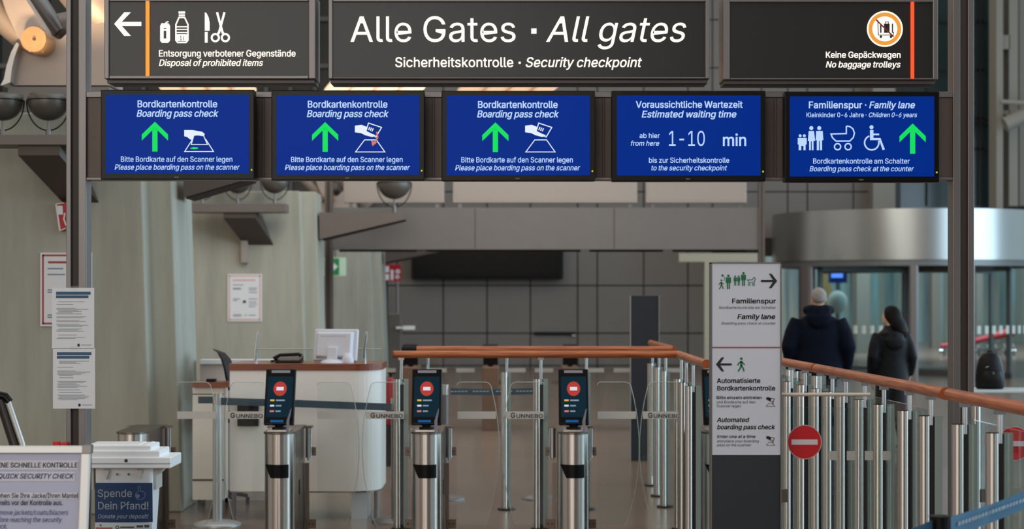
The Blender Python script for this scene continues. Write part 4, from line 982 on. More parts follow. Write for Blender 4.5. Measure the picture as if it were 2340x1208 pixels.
# ------------------------------------------------------------------ blue monitors
YM = 8.52
MON = [((230, 581, 205, 410), 'blue monitor with hand pressing a pass flat on the scanner'),
       ((620, 970, 206, 412), 'blue monitor with red arrow curving from the pass to the scanner'),
       ((1009, 1360, 207, 413), 'blue monitor with hand holding a pass over an empty scanner outline'),
       ((1398, 1750, 207, 414), 'blue monitor showing the waiting time of 1-10 min'),
       ((1793, 2147, 209, 416), 'blue monitor for the family lane with stroller and wheelchair symbols')]
mons = []
for (a, b, c, d), lb in MON:
    t = thing('monitor', lb, 'monitor', W((a + b) / 2, (c + d) / 2, YM), 'blue monitors on the portal beam')
    obj('housing', MB().pbox(a, b, c, d, YM, YM + .07), black_p, t, .004)
    obj('rear_mount', MB().pbox(a + 90, b - 90, c + 40, d - 40, YM + .07, YP + .004), black_soft, t)
    obj('screen', MB().pbox(a + 12, b - 12, c + 11, d - 13, YM - .002, YM + .01), scr_blue, t)
    obj('status_led', MB().pbox(b - 8, b - 4.5, d - 24, d - 20.5, YM - .002, YM + .003), scr_led, t)
    m = MB().rect(on(YM - .001), (a + b) / 2 - 7, (a + b) / 2 + 3, d - 7, d - 4)
    obj('maker_mark', m, mat('dim_grey', '#55555a', 0.5), t)
    mons.append(t)
M = on(YM - .003)
M2 = on(YM - .0045)


def up_arrow(cx, top, bottom):
    o = cx - 354
    k = top - 277
    return MB().poly(M, [(354 + o, 277 + k), (384 + o, 306 + k), (384 + o, 320 + k), (360.5 + o, 297 + k), (347.5 + o, 297 + k), (324 + o, 320 + k), (324 + o, 306 + k)]).rect(M, 348 + o, 360 + o, 290 + k, bottom)


for i in range(3):
    t, o, dy = mons[i], (0, 389, 778)[i], (0, .7, 1.4)[i]
    m = text(MB(), 'Bordkartenkontrolle', 313 + o, 497 + o, 245 + dy, 15.6, M, 3.0)
    text(m, 'Boarding pass check', 311 + o, 497 + o, 266.5 + dy, 15.6, M, 3.0, True)
    text(m, 'Bitte Bordkarte auf den Scanner legen', 275 + o, 532 + o, 369.5 + dy, 12, M, 1.8)
    text(m, 'Please place boarding pass on the scanner', 261 + o, 546 + o, 387.5 + dy, 12, M, 1.8, True)
    obj('lettering', m, scr_text, t)
    obj('green_arrow', up_arrow(354 + o, 278 + dy, 346 + dy), scr_green, t)
    m = MB()
    k = o
    if i == 0:
        m.stroke(M, [(440, 318), (422, 346), (488, 346), (470, 318)], 2).stroke(M, [(443, 309), (437, 330), (474, 330), (464, 307)], 2, True)
        m.poly(M, [(421, 297), (440, 297), (462, 301), (468, 306), (466, 311), (450, 309), (443, 309), (440, 320), (434, 318), (428, 313), (421, 311)])
    else:
        m.stroke(M, [(444 + k, 319.5), (471 + k, 319.5), (490.5 + k, 347), (423.5 + k, 347)], 2, True)
        m.stroke(M, [(453 + k, 281), (483 + k, 291), (470 + k, 313), (447 + k, 301)], 2.2, True)
        m.poly(M, [(422 + k, 287), (437 + k, 285), (450 + k, 290), (448 + k, 299), (462 + k, 306), (470 + k, 309), (462 + k, 313), (446 + k, 309), (436 + k, 304), (422 + k, 302)])
        for j in range(3): m.stroke(M, [(456 + k + j * 4, 290 + j * 1.5), (453 + k + j * 4, 297 + j * 1.5)], 2.4)
    pg = obj('pictogram', m, scr_white, t)
    if i == 0: obj('green_mark', MB().poly(M2, [(434, 338), (442, 336), (453, 337), (452, 340), (443, 341), (436, 340)]), scr_green, pg)
    if i == 1: obj('red_arrow', MB().stroke(M2, [(861, 301), (863, 314), (857, 324), (853, 330)], 3.5).poly(M2, [(848, 321), (862, 325), (851, 334)]), scr_red, pg)
t = mons[3]
m = text(MB(), 'Voraussichtliche Wartezeit', 1453, 1697, 246, 15, M, 3.0)
text(m, 'Estimated waiting time', 1465, 1682, 268, 15, M, 3.0, True)
text(m, 'ab hier', 1461, 1508, 315, 11, M, 1.8)
text(m, 'from here', 1440, 1506, 332.5, 11, M, 1.8, True)
text(m, '1-10', 1525, 1613, 333, 34, M, .2)
text(m, 'min', 1650, 1707, 333, 27, M, 2.6)
text(m, 'bis zur Sicherheitskontrolle', 1482, 1667, 371.5, 11.5, M, 1.8)
text(m, 'to the security checkpoint', 1487, 1660, 389, 11.5, M, 1.8, True)
obj('lettering', m, scr_text, t)
t = mons[4]
m = text(MB(), 'Familienspur ·', 1847, 1981, 247, 15, M, 3.0)
text(m, 'Family lane', 1985, 2090, 247, 15, M, 3.0, True)
text(m, 'Kleinkinder 0-6 Jahre ·', 1842, 1981, 267.5, 10.5, M, 1.8)
text(m, 'Children 0-6 years', 1984, 2095, 267.5, 10.5, M, 1.8, True)
text(m, 'Bordkartenkontrolle am Schalter', 1857, 2079, 373.5, 11.5, M, 1.8)
text(m, 'Boarding pass check at the counter', 1849, 2087, 391, 11.5, M, 1.8, True)
obj('lettering', m, scr_text, t)
obj('green_arrow', up_arrow(2085.5, 282, 351), scr_green, t)
m = MB().cut()
for cx, r in ((1828.5, 3.4), (1838, 3.4)): m.disc(M, cx, 310, r)
m.poly(M, [(1823, 315), (1843.5, 315), (1843.5, 330), (1841, 330), (1841, 343), (1836, 343), (1836, 333), (1831, 333), (1831, 343), (1825, 343), (1825, 330), (1823, 330)])
for cx in (1854, 1872):
    m.disc(M, cx, 292.5, 4.6)
m.poly(M, [(1848, 299), (1860, 299), (1863, 322), (1859, 322), (1859, 343), (1855, 343), (1855, 323), (1853, 323), (1853, 343), (1849, 343), (1849, 322), (1846, 322)])
m.poly(M, [(1865, 299), (1880, 299), (1881.5, 320), (1878.5, 320), (1878.5, 343), (1873.5, 343), (1873.5, 322), (1871.5, 322), (1871.5, 343), (1866.5, 343), (1866.5, 320), (1864, 320)])
m.cut().stroke(M, [(1934, 288), (1934, 305), (1899, 306), (1902, 314), (1910, 322), (1942, 322), (1950, 314), (1952.5, 304), (1949, 294), (1942, 289), (1934, 288)], 3)
m.ring(M, 1914, 335, 5.5, 8.6).ring(M, 1938, 335, 5.5, 8.6)
m.cut().disc(M, 1991.5, 290.5, 4.6)
m.poly(M, [(1988, 297), (1996, 297), (1996, 305), (2009, 305), (2009, 309), (1996, 309), (1996, 315), (2012, 315), (2022, 341), (2017, 343), (2009, 320), (1988, 320)])
m.ring(M, 1992, 326, 14.5, 18, 110, 375)
obj('pictogram', m, scr_text, t)

# ------------------------------------------------------------------ papers and posters
YA = YP - .004
for a, b, c, d, lb in ((119, 215, 657, 796, 'upper white paper notice with blue heading taped to the portal post'), (121, 217, 795, 933, 'lower white paper notice with blue heading taped to the portal post')):
    t = thing('paper_notice', lb, 'notice', W((a + b) / 2, d, YA), 'paper notices on the portal post')
    obj('sheet', MB().pbox(a, b, c, d, YA - .002, YA), paper_m, t)
    M = on(YA - .003)
    obj('heading', MB().rect(M, a + 9, b - 8, c + 9, c + 16).rect(M, a + 9, b - 13, c + 17.5, c + 24), mat('heading_blue', '#2f5878', 0.6), t)
    m = MB()
    rr = random.Random(a)
    y = c + 29
    while y < d - 20:
        if rr.random() < .8:
            m.rect(M, a + 10 + rr.choice((0, 0, 4)), a + 10 + rr.uniform(35, 78), y, y + 1.1)
        y += 2.6 if rr.random() < .75 else 6
    m.rect(M, b - 30, b - 6, d - 9, d - 7.5)
    obj('body_text', m, mat('notice_grey', '#8b929b', 0.7), t)
    obj('stamp', MB().rect(M, b - 38, b - 33, d - 11, d - 5), ink, t)
    obj('tape', MB().rect(M, a + 40, b - 35, c - 4, c + 5), glass('tape', (.9, .92, .94, 1), 1, 1.6, .2), t)


def poster(a, b, c, d, Y, lb, rim, rows):
    t = thing('wall_poster', lb, 'poster', W((a + b) / 2, d, Y), 'posters on the piers')
    obj('sheet', MB().pbox(a, b, c, d, Y - .012, Y), paper_m, t)
    M = on(Y - .013)
    m = MB()
    i, wd = (b - a) * .035, (b - a) * .035
    for r in ((a + i, b - i, c + i, c + i + wd), (a + i, b - i, d - i - wd, d - i), (a + i, a + i + wd, c + i, d - i), (b - i - wd, b - i, c + i, d - i)): m.rect(M, *r)
    obj('red_border', m, rim, t)
    h, w_ = d - c, b - a
    obj('red_heading', MB().rect(M, a + w_ * .15, a + w_ * .82, c + h * .115, c + h * .145), rim, t)
    m = MB()
    for (u, v, l) in rows: m.rect(M, a + w_ * u, a + w_ * (u + l), c + h * v, c + h * v + h * .014)
    obj('text_lines', m, mat('poster_text', '#4f6a86', 0.7), t)


red_b = mat('border_red', '#a83c3a', 0.6)
pink_b = mat('border_pink', '#d8a8a0', 0.6)
poster(92, 210, 577, 745, PY[0] - .002, 'red bordered white poster half hidden behind the portal post', red_b, [(.14, .21, .3), (.14, .29, .34), (.14, .5, .1), (.14, .53, .28), (.14, .84, .1), (.14, .87, .3), (.62, .29, .28)])
poster(520, 598, 626, 734, PY[1] - .002, 'pale red bordered poster on the concrete pier over the counter', pink_b, [(.16, .22, .3), (.16, .29, .22), (.16, .31, .25), (.62, .29, .25), (.62, .33, .22), (.62, .38, .25), (.16, .52, .2), (.16, .55, .12), (.62, .52, .25), (.62, .58, .22), (.62, .63, .25), (.62, .68, .2), (.16, .85, .25), (.16, .88, .24), (.5, .86, .06), (.62, .86, .2)])
obj('square_mark', MB().rect(on(PY[1] - .016), 555, 562, 686, 692), ink, bpy.data.objects['wall_poster.001'])

# signs on the far walls
t = thing('exit_sign', 'green and white exit sign beside the distant portal post', 'sign', W(775, 628, 33), None)
obj('sign_box', MB().pbox(740, 790, 588, 630, 33, 33.1), mat('exit_pale', '#c9e6cf', 0.5), t)
M = on(32.99)
obj('green_field', MB().rect(M, 742, 775, 590, 628), mat('exit_green', '#12884a', 0.5), t)
obj('arrow', MB().poly(M, [(763, 600), (772, 609), (763, 618)]).rect(M, 755, 763, 606, 612), white_ink, t).location.y = -.01
obj('hanger', MB().box(X(765, 33) - .02, X(765, 33) + .02, 33.03, 33.07, Z(588, 33), 3.0).box(X(765, 33) - .02, X(765, 33) + .02, 33.05, 35.0, 2.9, 3.0), alu, t)
t = thing('fire_sign', 'red and white fire equipment sign standing out from the last pier', 'sign', W(897, 641, 35.7))
obj('plate', MB().pbox(878, 916, 604, 642, 35.7, 35.8), mat('sign_red', '#b3121f', 0.5), t)
M = on(35.69)
obj('white_marks', MB().rect(M, 881, 889, 608, 622).rect(M, 881, 889, 626, 639).rect(M, 893, 899, 616, 639).ring(M, 909, 620, 2, 5).ring(M, 908, 632, 2, 4.5), white_ink, t)
t = thing('fire_sign', 'tilted red and white sign on the pier partly behind the portal post', 'sign', W(140, 528, 13.1))
pts = [(128, 466), (146, 463), (165, 467), (165, 528), (150, 522), (137, 528)]
obj('plate', MB().pprism(pts, 13.15, 13.19), mat('sign_red', '#b3121f', 0.5), t)
M = on(13.145)
obj('white_marks', MB().stroke(M, [(128, 466), (137, 527)], 3.5).stroke(M, [(128, 466), (146, 463)], 2).poly(M, [(131, 470), (143, 470), (144, 490), (133, 490)]).stroke(M, [(137, 527), (150, 521)], 2).stroke(M, [(148, 486), (146, 500), (151, 515)], 3), white_ink, t)

# slim info column with pole
t = thing('info_column', 'slim grey column with thin pole below the red fire sign', 'column', (X(903, 30), 30, 0))
obj('column_body', MB().box(X(887, 30), X(917, 30), 30, 30.12, 0, Z(716, 30)), mat('column_grey', '#57534f', 0.5), t, .02)
obj('pole', MB().cyl((X(908, 30), 30.06, 1.2), (X(908, 30), 30.06, Z(642, 30)), .015, n=8), alu, t)
obj('label_plate', MB().pbox(921, 948, 744, 753, 29.9, 29.95).box(X(905, 29.9), X(921, 29.9), 29.92, 29.95, Z(751, 29.9), Z(746, 29.9)), white_p, t)
t = thing('fire_extinguisher', 'small red fire extinguisher on a floor stand behind the counter', 'extinguisher', (X(893, 17), 17, 0))
obj('cylinder', MB().lathe((X(893, 17), 17, 0), [(.001, .38), (.05, .38), (.055, .42), (.055, .78), (.03, .84), (.015, .86), (.001, .86)], 20), mat('ext_red', '#9c1a22', 0.35), t)
obj('valve', MB().cyl((X(893, 17), 17, .85), (X(893, 17), 17, .9), .014, n=10).box(X(893, 17) - .03, X(893, 17) + .05, 16.99, 17.01, .89, .905), black_p, t)
obj('stand', MB().box(X(893, 17) - .09, X(893, 17) + .09, 16.92, 17.1, 0, .38), black_soft, t)

# ------------------------------------------------------------------ boarding gates
YK, RK = 11.53, .1
cab = thing('boarding_gate', 'steel boarding gate with tablet standing before the white counter', 'gate', (X(635, YK), YK, 0), 'boarding gates across the lanes')
x0 = X(635, YK)


def cpt(x, y, z): return Vector((x0 + x, YK + y, z))


ZT = .735
pl = [(x0 + RK * math.sin(math.radians(a)), YK + RK - RK * math.cos(math.radians(a))) for a in range(-90, 91, 9)]
m = MB().prism(pl + [(x0 + RK, YK + .26), (x0 - RK, YK + .26)], 0, ZT, 'z', True)
fc = obj('front_column', m, steel, cab)
ins = MB()
R2 = RK + .002
for k in range(12):
    xa, xb = -.09 + .158 * k / 12, -.09 + .158 * (k + 1) / 12
    def yy(x): return RK - math.sqrt(R2 * R2 - x * x)
    def low(x): return .447 if x > -.052 else .535 - (.088) * (x + .09) / .038
    ins.add([cpt(xa, yy(xa), low(xa)), cpt(xb, yy(xb), low(xb)), cpt(xb, yy(xb), .536), cpt(xa, yy(xa), .536)], [(0, 1, 2, 3)], True)
obj('scanner_window', ins, black_p, fc)
pl2 = [(x0 + (RK + .006) * math.sin(math.radians(a)), YK + RK - (RK + .006) * math.cos(math.radians(a))) for a in range(-90, 91, 9)]
obj('top_plate', MB().prism(pl2 + [(x0 + RK + .006, YK + .7), (x0 - RK - .006, YK + .7)], ZT, ZT + .014, 'z', False), steel_dark, cab)
obj('rear_housing', MB().box(x0 - RK + .004, x0 + RK - .004, YK + .26, YK + .69, .0, ZT), steel_dark, cab, .004)
obj('lock_slot', MB().box(x0 + RK - .004, x0 + RK, YK + .36, YK + .40, .30, .40), black_p, cab)
m = MB()
for s_ in (-1, 1):
    m.cut().cyl(cpt(s_ * .128, .64, ZT - .21), cpt(s_ * .128, .64, ZT), .022, n=16)
    m.cyl(cpt(s_ * .128, .64, ZT - .23), cpt(s_ * .128, .64, ZT - .21), .009, n=10)
obj('hinge_cylinder', m, chrome, cab)
m, m2_ = MB(), MB()
for s_ in (-1, 1):
    m2_.cut().box(*sorted((x0 + s_ * .095, x0 + s_ * .155)), YK + .60, YK + .70, ZT - .004, ZT + .01)
    m.cut().box(*sorted((x0 + s_ * .1, x0 + s_ * .128)), YK + .655, YK + .69, 0, ZT - .25)
obj('hinge_arm', m, steel_dark, cab)
obj('hinge_plate', m2_, steel_dark, cab)
clip_m = mat('clip_bronze', '#7a6a5e', 0.4, 0.6)
for s_ in (-1, 1):
    for z0, z1 in ((.537, .597), (.03, .095)):
        m = MB().box(*sorted((x0 + s_ * .11, x0 + s_ * .178)), YK + .652, YK + .665, z0, z1)
        cl = obj('glass_clip', m, clip_m, cab, .003)
        m = MB()
        for dx in (.13, .158): m.cyl(cpt(s_ * dx, .650, (z0 + z1) / 2), cpt(s_ * dx, .652, (z0 + z1) / 2), .006, n=10)
        obj('clip_screw', m, recess_m, cl)
# wing glass, outline in metres from the hinge
kk = 328.6
out = [(1365, 880), (1367, 875), (1371, 873), (1430, 873), (1437, 875), (1442, 881), (1450, 915), (1457, 955), (1461, 1000), (1461, 1045), (1457, 1090), (1448, 1140), (1438, 1180), (1433, 1195), (1428, 1199), (1365, 1199)]
wing = [((a - CX) / kk - (1312 - CX) / 347., H - (b - HY) / kk) for a, b in out]
for s_ in (1, -1):
    P = [(x0 + s_ * a, b) for a, b in wing]
    if s_ < 0: P = P[::-1]
    g = obj('glass_wing', MB().prism(P, YK + .665, YK + .677), clear, cab)
    pth = [Vector((x0 + s_ * a, YK + .671, b)) for a, b in wing[:-1]]
    obj('edge_line', MB().tube(pth, .0022, 6), glass_edge, g)
    zs0, zs1 = H - (957 - HY) / kk, H - (940 - HY) / kk
    xe = (1454 - CX) / kk - (1312 - CX) / 347.
    xs_ = (1366 - CX) / kk - (1312 - CX) / 347.
    obj('frosted_strip', MB().box(*sorted((x0 + s_ * xs_, x0 + s_ * xe)), YK + .662, YK + .664, zs0, zs1), frost, g)
    if s_ < 0:
        lx0, lx1 = x0 - xe + .035, x0 - xs_ - .005
        LM = lambda x, y: Vector((x, YK + .660, -y))
        m = text(MB(), 'G', lx0, lx0 + .034, -(zs0 + .008), .034, LM, 3)
        text(m, 'UNNEBO', lx0 + .038, lx1, -(zs0 + .008), .026, LM, 3)
        obj('wing_lettering', m, grey_ink, g)
# tablet terminal, leaning back
tl = math.radians(20)
tb, tt = Vector((x0, YK + .02, .80)), None


def TM(u, v, d=0.0):
    """u to the right, v up along the tablet, d out of its face (metres)"""
    return Vector((x0 + u, YK + .03 + v * math.sin(tl) - d * math.cos(tl), .80 + v * math.cos(tl) + d * math.sin(tl)))


def tbox(mb, u0, u1, v0, v1, d0, d1):
    p = [TM(u, v, d) for d in (d1, d0) for v in (v0, v1) for u in (u0, u1)]
    return mb.add(p, [(0, 1, 3, 2), (4, 6, 7, 5), (0, 4, 5, 1), (2, 3, 7, 6), (0, 2, 6, 4), (1, 5, 7, 3)])


TH = .385
te = obj('tablet', tbox(MB(), -.1, .1, 0, TH, -.035, 0), black_p, cab, .009, 3)
obj('screen', tbox(MB(), -.084, .084, .05, TH - .055, -.002, .0015), tab_bg, te)
obj('light_bar', tbox(MB(), -.062, .062, TH - .03, TH - .012, -.002, .003), mat('bar_grey', '#8d8f98', 0.4), te)
def T2(d): return lambda x, y: TM(x, -y, d)
obj('red_disc', MB().disc(T2(.0025), 0, -.245, .044, .05), tab_red, te)
obj('white_bar', MB().rect(T2(.0035), -.024, .024, -.257, -.233), tab_white, te)
for k, (mm, v) in enumerate(((tab_yellow, .165), (tab_white, .128), (tab_pink, .09))):
    obj('flag_mark', MB().rect(T2(.0025), -.062, -.034, -v - .006, -v + .006), mm, te)
m = MB()
for v, l in ((.165, .058), (.128, .038), (.09, .034)): m.rect(T2(.0025), -.024, -.024 + l, -v - .005, -v + .005)
obj('menu_text', m, emi('tablet_text', '#8fa4b8', 0.8), te)
obj('blue_bar', MB().rect(T2(.0012), -.055, .03, -.03, -.014), tab_blue, te)
obj('card_guard', MB().add([TM(.055, .02, .02), TM(.075, .02, .03), TM(.085, .1, .03), TM(.078, .1, .02), TM(.055, -.055, .02), TM(.075, -.055, .03)], [(0, 1, 2, 3), (4, 5, 1, 0)]), mat('guard_lilac', '#7d8090', 0.3), te)
m = MB().cyl(TM(0, .02, -.03), cpt(0, .08, ZT + .03), .03, n=16).cyl(cpt(0, .08, ZT + .014), cpt(0, .08, ZT + .045), .05, n=20)
obj('tablet_neck', m, black_soft, cab)
obj('scanner_tray', MB().box(x0 - .075, x0 + .075, YK + .01, YK + .2, ZT + .014, ZT + .03), steel, cab, .004)

TERMINAL = ('tablet', 'tablet_neck', 'scanner_tray')
for px, lb in ((973.5, 'steel boarding gate with tablet beneath the free end of the wooden rail'), (1312, 'steel boarding gate with tablet beneath the middle of the wooden rail')):
    c = copy_tree(cab)
    c.location.x = X(px, YK)
    c['label'] = lb
wings = [o for o in cab.children if o.name.startswith('glass_wing')]
c = copy_tree(cab, None, (wings[0],))
c.location.x = X(1644, YK)
c['label'] = 'steel boarding gate with tablet half hidden behind the white totem'
c = copy_tree(cab, None, tuple(o for o in cab.children if o.name in TERMINAL) + (wings[1],))
c.location.x = X(296, YK)
c['label'] = 'low steel gate cabinet without tablet behind the white bin'

# second row of gates far behind
YR = 21.4
kr = F / YR
far_gate = thing('far_gate', 'distant gate seen from behind below the cut end of the wooden rail', 'gate', (X(938, YR), YR, 0), 'distant second row of gates')
xx = X(938, YR)
obj('gate_column', MB().box(xx - .1, xx + .1, YR, YR + .6, 0, .78), mat('far_gate_brown', '#6b5243', 0.4, 0.4), far_gate, .01)
obj('dark_terminal', MB().add([(xx - .09, YR + .02, .8), (xx + .09, YR + .02, .8), (xx + .09, YR - .1, 1.04), (xx - .09, YR - .1, 1.04), (xx - .09, YR + .08, .8), (xx + .09, YR + .08, .8), (xx + .09, YR - .04, 1.06), (xx - .09, YR - .04, 1.06)], [(0, 1, 2, 3), (7, 6, 5, 4), (0, 4, 5, 1), (1, 5, 6, 2), (2, 6, 7, 3), (3, 7, 4, 0)]), black_soft, far_gate)
obj('neck', MB().box(xx - .03, xx + .03, YR + .03, YR + .07, .77, .82), black_soft, far_gate)
for s_ in (-1, 1):
    P = [(xx + s_ * a, b) for a, b in ((.2, 1.0), (.36, 1.0), (.44, .8), (.45, .5), (.36, .12), (.2, .12))]
    if s_ < 0: P = P[::-1]
    g = obj('glass_wing', MB().prism(P, YR + .3, YR + .312), clear, far_gate)
    obj('frosted_strip', MB().box(*sorted((xx + s_ * .2, xx + s_ * .43)), YR + .295, YR + .298, .7, .75), frost_far, g)
    obj('wing_arm', MB().box(*sorted((xx + s_ * .08, xx + s_ * .22)), YR + .28, YR + .33, .55, .60), steel_dark, far_gate)
for px, lb in ((1121, 'distant gate seen below the middle of the wooden rail'), (1303, 'distant gate directly behind the tablet under the rail middle'), (1486, 'distant gate by the far corner of the wooden rail')):
    c = copy_tree(far_gate)
    c.location.x = X(px, YR)
    c['label'] = lb

# ------------------------------------------------------------------ rails and fences
RZ, RR_ = 1.235, .026
bar_m = mat('flat_bar', '#8e9c99', 0.4, 0.25)


def fence_post(x, y, par, z=1.062, stub=True, wide=.047, along=(0, 1)):
    m = MB().cyl((x - wide * .62, y, 0), (x - wide * .62, y, z), .026, n=20).cyl((x - wide * .62, y, z - .001), (x - wide * .62, y, z), .026, n=20)
    p = obj('post', m, steel, par)
    obj('flat_bar', MB().box(x + wide * .35, x + wide * 1.05, y - .006, y + .014, .02, z), bar_m, p)
    obj('post_core', MB().box(x - wide * .3, x + wide * .34, y + .0, y + .012, 0, z - .006).cyl((x, y, 0), (x, y, .012), .07), mat('core_dark', '#2a2624', 0.5, 0.4), p)
    if stub: obj('rail_stub', MB().cyl((x, y, z - .04), (x, y, RZ - .01), .011, n=12).box(x - .02, x + .02, y - .012, y + .012, RZ - .04, RZ - .02), chrome, p)


def rail(path, par, name='handrail'): return obj(name, MB().tube(path, RR_, 20), rail_wood, par)


def cap(p, d, par):
    p, d = Vector(p), Vector(d).normalized()
    return obj('end_cap', MB().tube([p - d * .004, p + d * .006], [RR_ * 1.06, RR_ * 1.06], 24), end_wood, par)


YC = 12.36
fA = thing('rail_barrier', 'wooden handrail on steel posts crossing the gate lanes and turning toward the totem', 'barrier', (.2, YC, 0), 'wooden handrails')
rail([(-.833, YC, RZ), (1.16, YC, RZ)], fA)
rail([(1.165, YC + .03, RZ), (1.18, YC - .02, RZ), (1.18, 10.62, RZ)], fA)
cap((-.833, YC, RZ), (-1, 0, 0), fA)
cap((1.18, 10.62, RZ), (0, -1, 0), fA)
for px in (917, 1236, 1557): fence_post(X(px, YC), YC, fA)
for y in (11.85, 11.4): fence_post(1.18, y, fA)
for y0, y1 in ((11.92, 12.15), (11.46, 11.8)): obj('glass_pane', MB().box(1.175, 1.185, y0, y1, .1, 1.05), fence_glass, fA)
fB = thing('rail_barrier', 'second wooden handrail on steel posts just behind the crossing rail', 'barrier', (.2, 13.5, 0), 'wooden handrails')
rail([(X(952, 13.5), 13.5, RZ), (X(1536, 13.5), 13.5, RZ)], fB)
rail([(X(1536, 13.5) + .01, 13.52, RZ), (1.22, 15.4, RZ)], fB)
obj('dark_joint', MB().tube([(X(918, 13.5), 13.5, RZ), (X(953, 13.5), 13.5, RZ)], .024, 16), black_soft, fB)
for x, y in ((X(978, 13.5), 13.5), (X(1158, 13.5), 13.5), (X(1340, 13.5), 13.5), (1.20, 13.66), (1.21, 14.4), (1.22, 15.2)): fence_post(x, y, fB, wide=.03)
for y0, y1 in ((13.72, 14.34), (14.46, 15.14)): obj('glass_pane', MB().box(1.205, 1.215, y0, y1, .1, 1.05), fence_glass, fB)


def fx(y): return 1.698 + .0395 * (10.99 - y)


LB = [('family lane handrail section of wood emerging from behind the totem', 11.7, 10.02, [11.5, 11.1, 10.7, 10.3]),
      ('long family lane handrail section between totem and portal post', 9.98, 7.42, [9.9, 9.58, 9.26, 8.85, 8.46, 8.0, 7.65]),
      ('wooden handrail section passing in front of the portal post beside the belt', 7.36, 5.3, [7.15, 6.70, 6.25, 5.8, 5.4])]
for lb, ya, yb, ps in LB:
    t = thing('rail_fence', lb, 'fence', (fx((ya + yb) / 2), (ya + yb) / 2, 0), 'family lane handrail sections')
    rail([(fx(ya), ya, RZ), (fx((ya + yb) / 2), (ya + yb) / 2, RZ), (fx(yb), yb, RZ)], t)
    cap((fx(yb), yb, RZ), (fx(yb) - fx(ya), yb - ya, 0), t)
    for y in ps: fence_post(fx(y), y, t, z=1.125)
    for y0, y1 in zip(ps[:-1], ps[1:]):
        a, b = (fx(y0), y0 - .05), (fx(y1), y1 + .05)
        obj('glass_pane', MB().prism([a, b, (b[0] + .01, b[1]), (a[0] + .01, a[1])], .08, 1.15, 'z'), fence_glass, t)
t = thing('post_fence', 'farther fence of steel posts and glass behind the family lane handrail', 'fence', (2.23, 14, 0))
ps = [12.9, 13.3, 13.65, 14.0, 14.4, 14.8, 15.2, 15.6, 16.0, 16.4]
for y in ps: fence_post(2.26 - .02 * (y - 12.9) - (.015 if y > 13 else 0), y, t, z=1.06, stub=False, wide=.05 if y < 13 else .035)
for y0, y1 in zip(ps[:-1], ps[1:]): obj('glass_pane', MB().box(2.215, 2.225, y0 + .05, y1 - .05, .08, 1.05), fence_glass, t)

# no-entry glass gates of the family lane
YN = 8.05
no_red = mat('no_entry_red', '#c4101e', 0.4)
for i, (a, b, cx, lb) in enumerate(((1790, 2040, 1838.5, 'clear glass gate with red no entry disc between totem and handrail'), (2244, 2420, 2318, 'glass gate with red no entry disc beyond the handrail at the picture edge'))):
    t = thing('glass_gate', lb, 'gate', W((a + b) / 2, 1400, YN), 'no entry glass gates')
    t.location.z = 0
    OFF[t.name] = t.location.copy()
    za, zb_ = .06, 1.135
    obj('pane', MB().box(X(a, YN), X(b, YN), YN, YN + .012, za, zb_), clear, t)
    obj('post', MB().cyl((X(a - 4, YN) - .02, YN + .006, 0), (X(a - 4, YN) - .02, YN + .006, 1.14), .022), steel, t)
    obj('hinge', MB().box(X(a, YN) - .03, X(a, YN) + .02, YN - .006, YN + .018, .3, .36).box(X(a, YN) - .03, X(a, YN) + .02, YN - .006, YN + .018, .7, .76), steel_dark, t)
    M = on(YN - .003)
    cy = 1009.5 if i == 0 else 1013
    d_ = obj('no_entry_disc', MB().disc(M, cx, cy, 37.5, n=48), no_red, t)
    obj('disc_rim', MB().ring(M, cx, cy, 37.5, 39.5, 0, 360, 48), mat('rim_pink', '#c89a98', 0.5), d_)
    obj('white_bar', MB().rect(on(YN - .005), cx - 30, cx + 30, cy - 6, cy + 6), mat('bar_pale', '#d2ccd0', 0.5), d_)
    m = MB()
    for u in ((1893, 1935, 1976, 2016) if i == 0 else ()): m.cut().rect(M, u, u + 19, 1030, 1051)
    if i == 0: obj('frosted_square', m, mat('square_frost', '#a9aaa6', 0.6), t)
t = thing('swing_bar', 'thin pale horizontal bar reaching from the totem across the family lane', 'barrier', W(1890, 901, YN - .05))
obj('bar', MB().cyl(W(1770, 901, YN - .05), W(1988, 901, YN - .05), .0085, n=16), mat('bar_cream', '#cfc3b5', 0.4, 0.3), t)
obj('bar_hub', MB().cyl(W(1770, 901, YN - .05) + Vector((0, 0, -.05)), W(1770, 901, YN - .05) + Vector((0, 0, .05)), .02), alu, t)
obj('bar_post', MB().cyl(Vector((X(1770, YN - .05), YN - .05, 0)), W(1770, 901, YN - .05), .018), steel, t)
# ------------------------------------------------------------------ white totem
YT = 7.9
t = thing('totem_sign', 'white totem with family lane and boarding check directions on a dark base', 'sign', (X(1704, YT), YT, 0), 'totem signs')
obj('white_panel', MB().pbox(1627, 1783, 602, 1039, YT, YT + .06), mat('totem_white', '#ccd1de', 0.45), t)
obj('dark_base', MB().box(X(1627, YT), X(1782, YT), YT + .004, YT + .06, 0, Z(1039, YT)), mat('totem_dark', '#20262d', 0.45), t)
obj('edge_trim', MB().box(X(1624, YT), X(1627, YT), YT - .004, YT + .064, 0, Z(600, YT)).box(X(1783, YT), X(1786, YT), YT - .004, YT + .064, 0, Z(600, YT)).box(X(1624, YT), X(1786, YT), YT - .004, YT + .064, Z(602, YT), Z(599, YT)), alu, t)
M = on(YT - .002)
obj('divider_line', MB().rect(M, 1627, 1783, 792, 795), pink_ink, t)
m = MB().cut().poly(M, [(1776, 641.5), (1763, 625), (1757, 625), (1766, 639), (1739, 639), (1739, 644), (1766, 644), (1757, 658), (1763, 658)])
m.cut().poly(M, [(1636, 832), (1649, 816), (1655, 816), (1646, 829.7), (1672, 829.7), (1672, 834.5), (1646, 834.5), (1655, 848), (1649, 848)])
obj('arrow', m, ink, t)
m = MB()


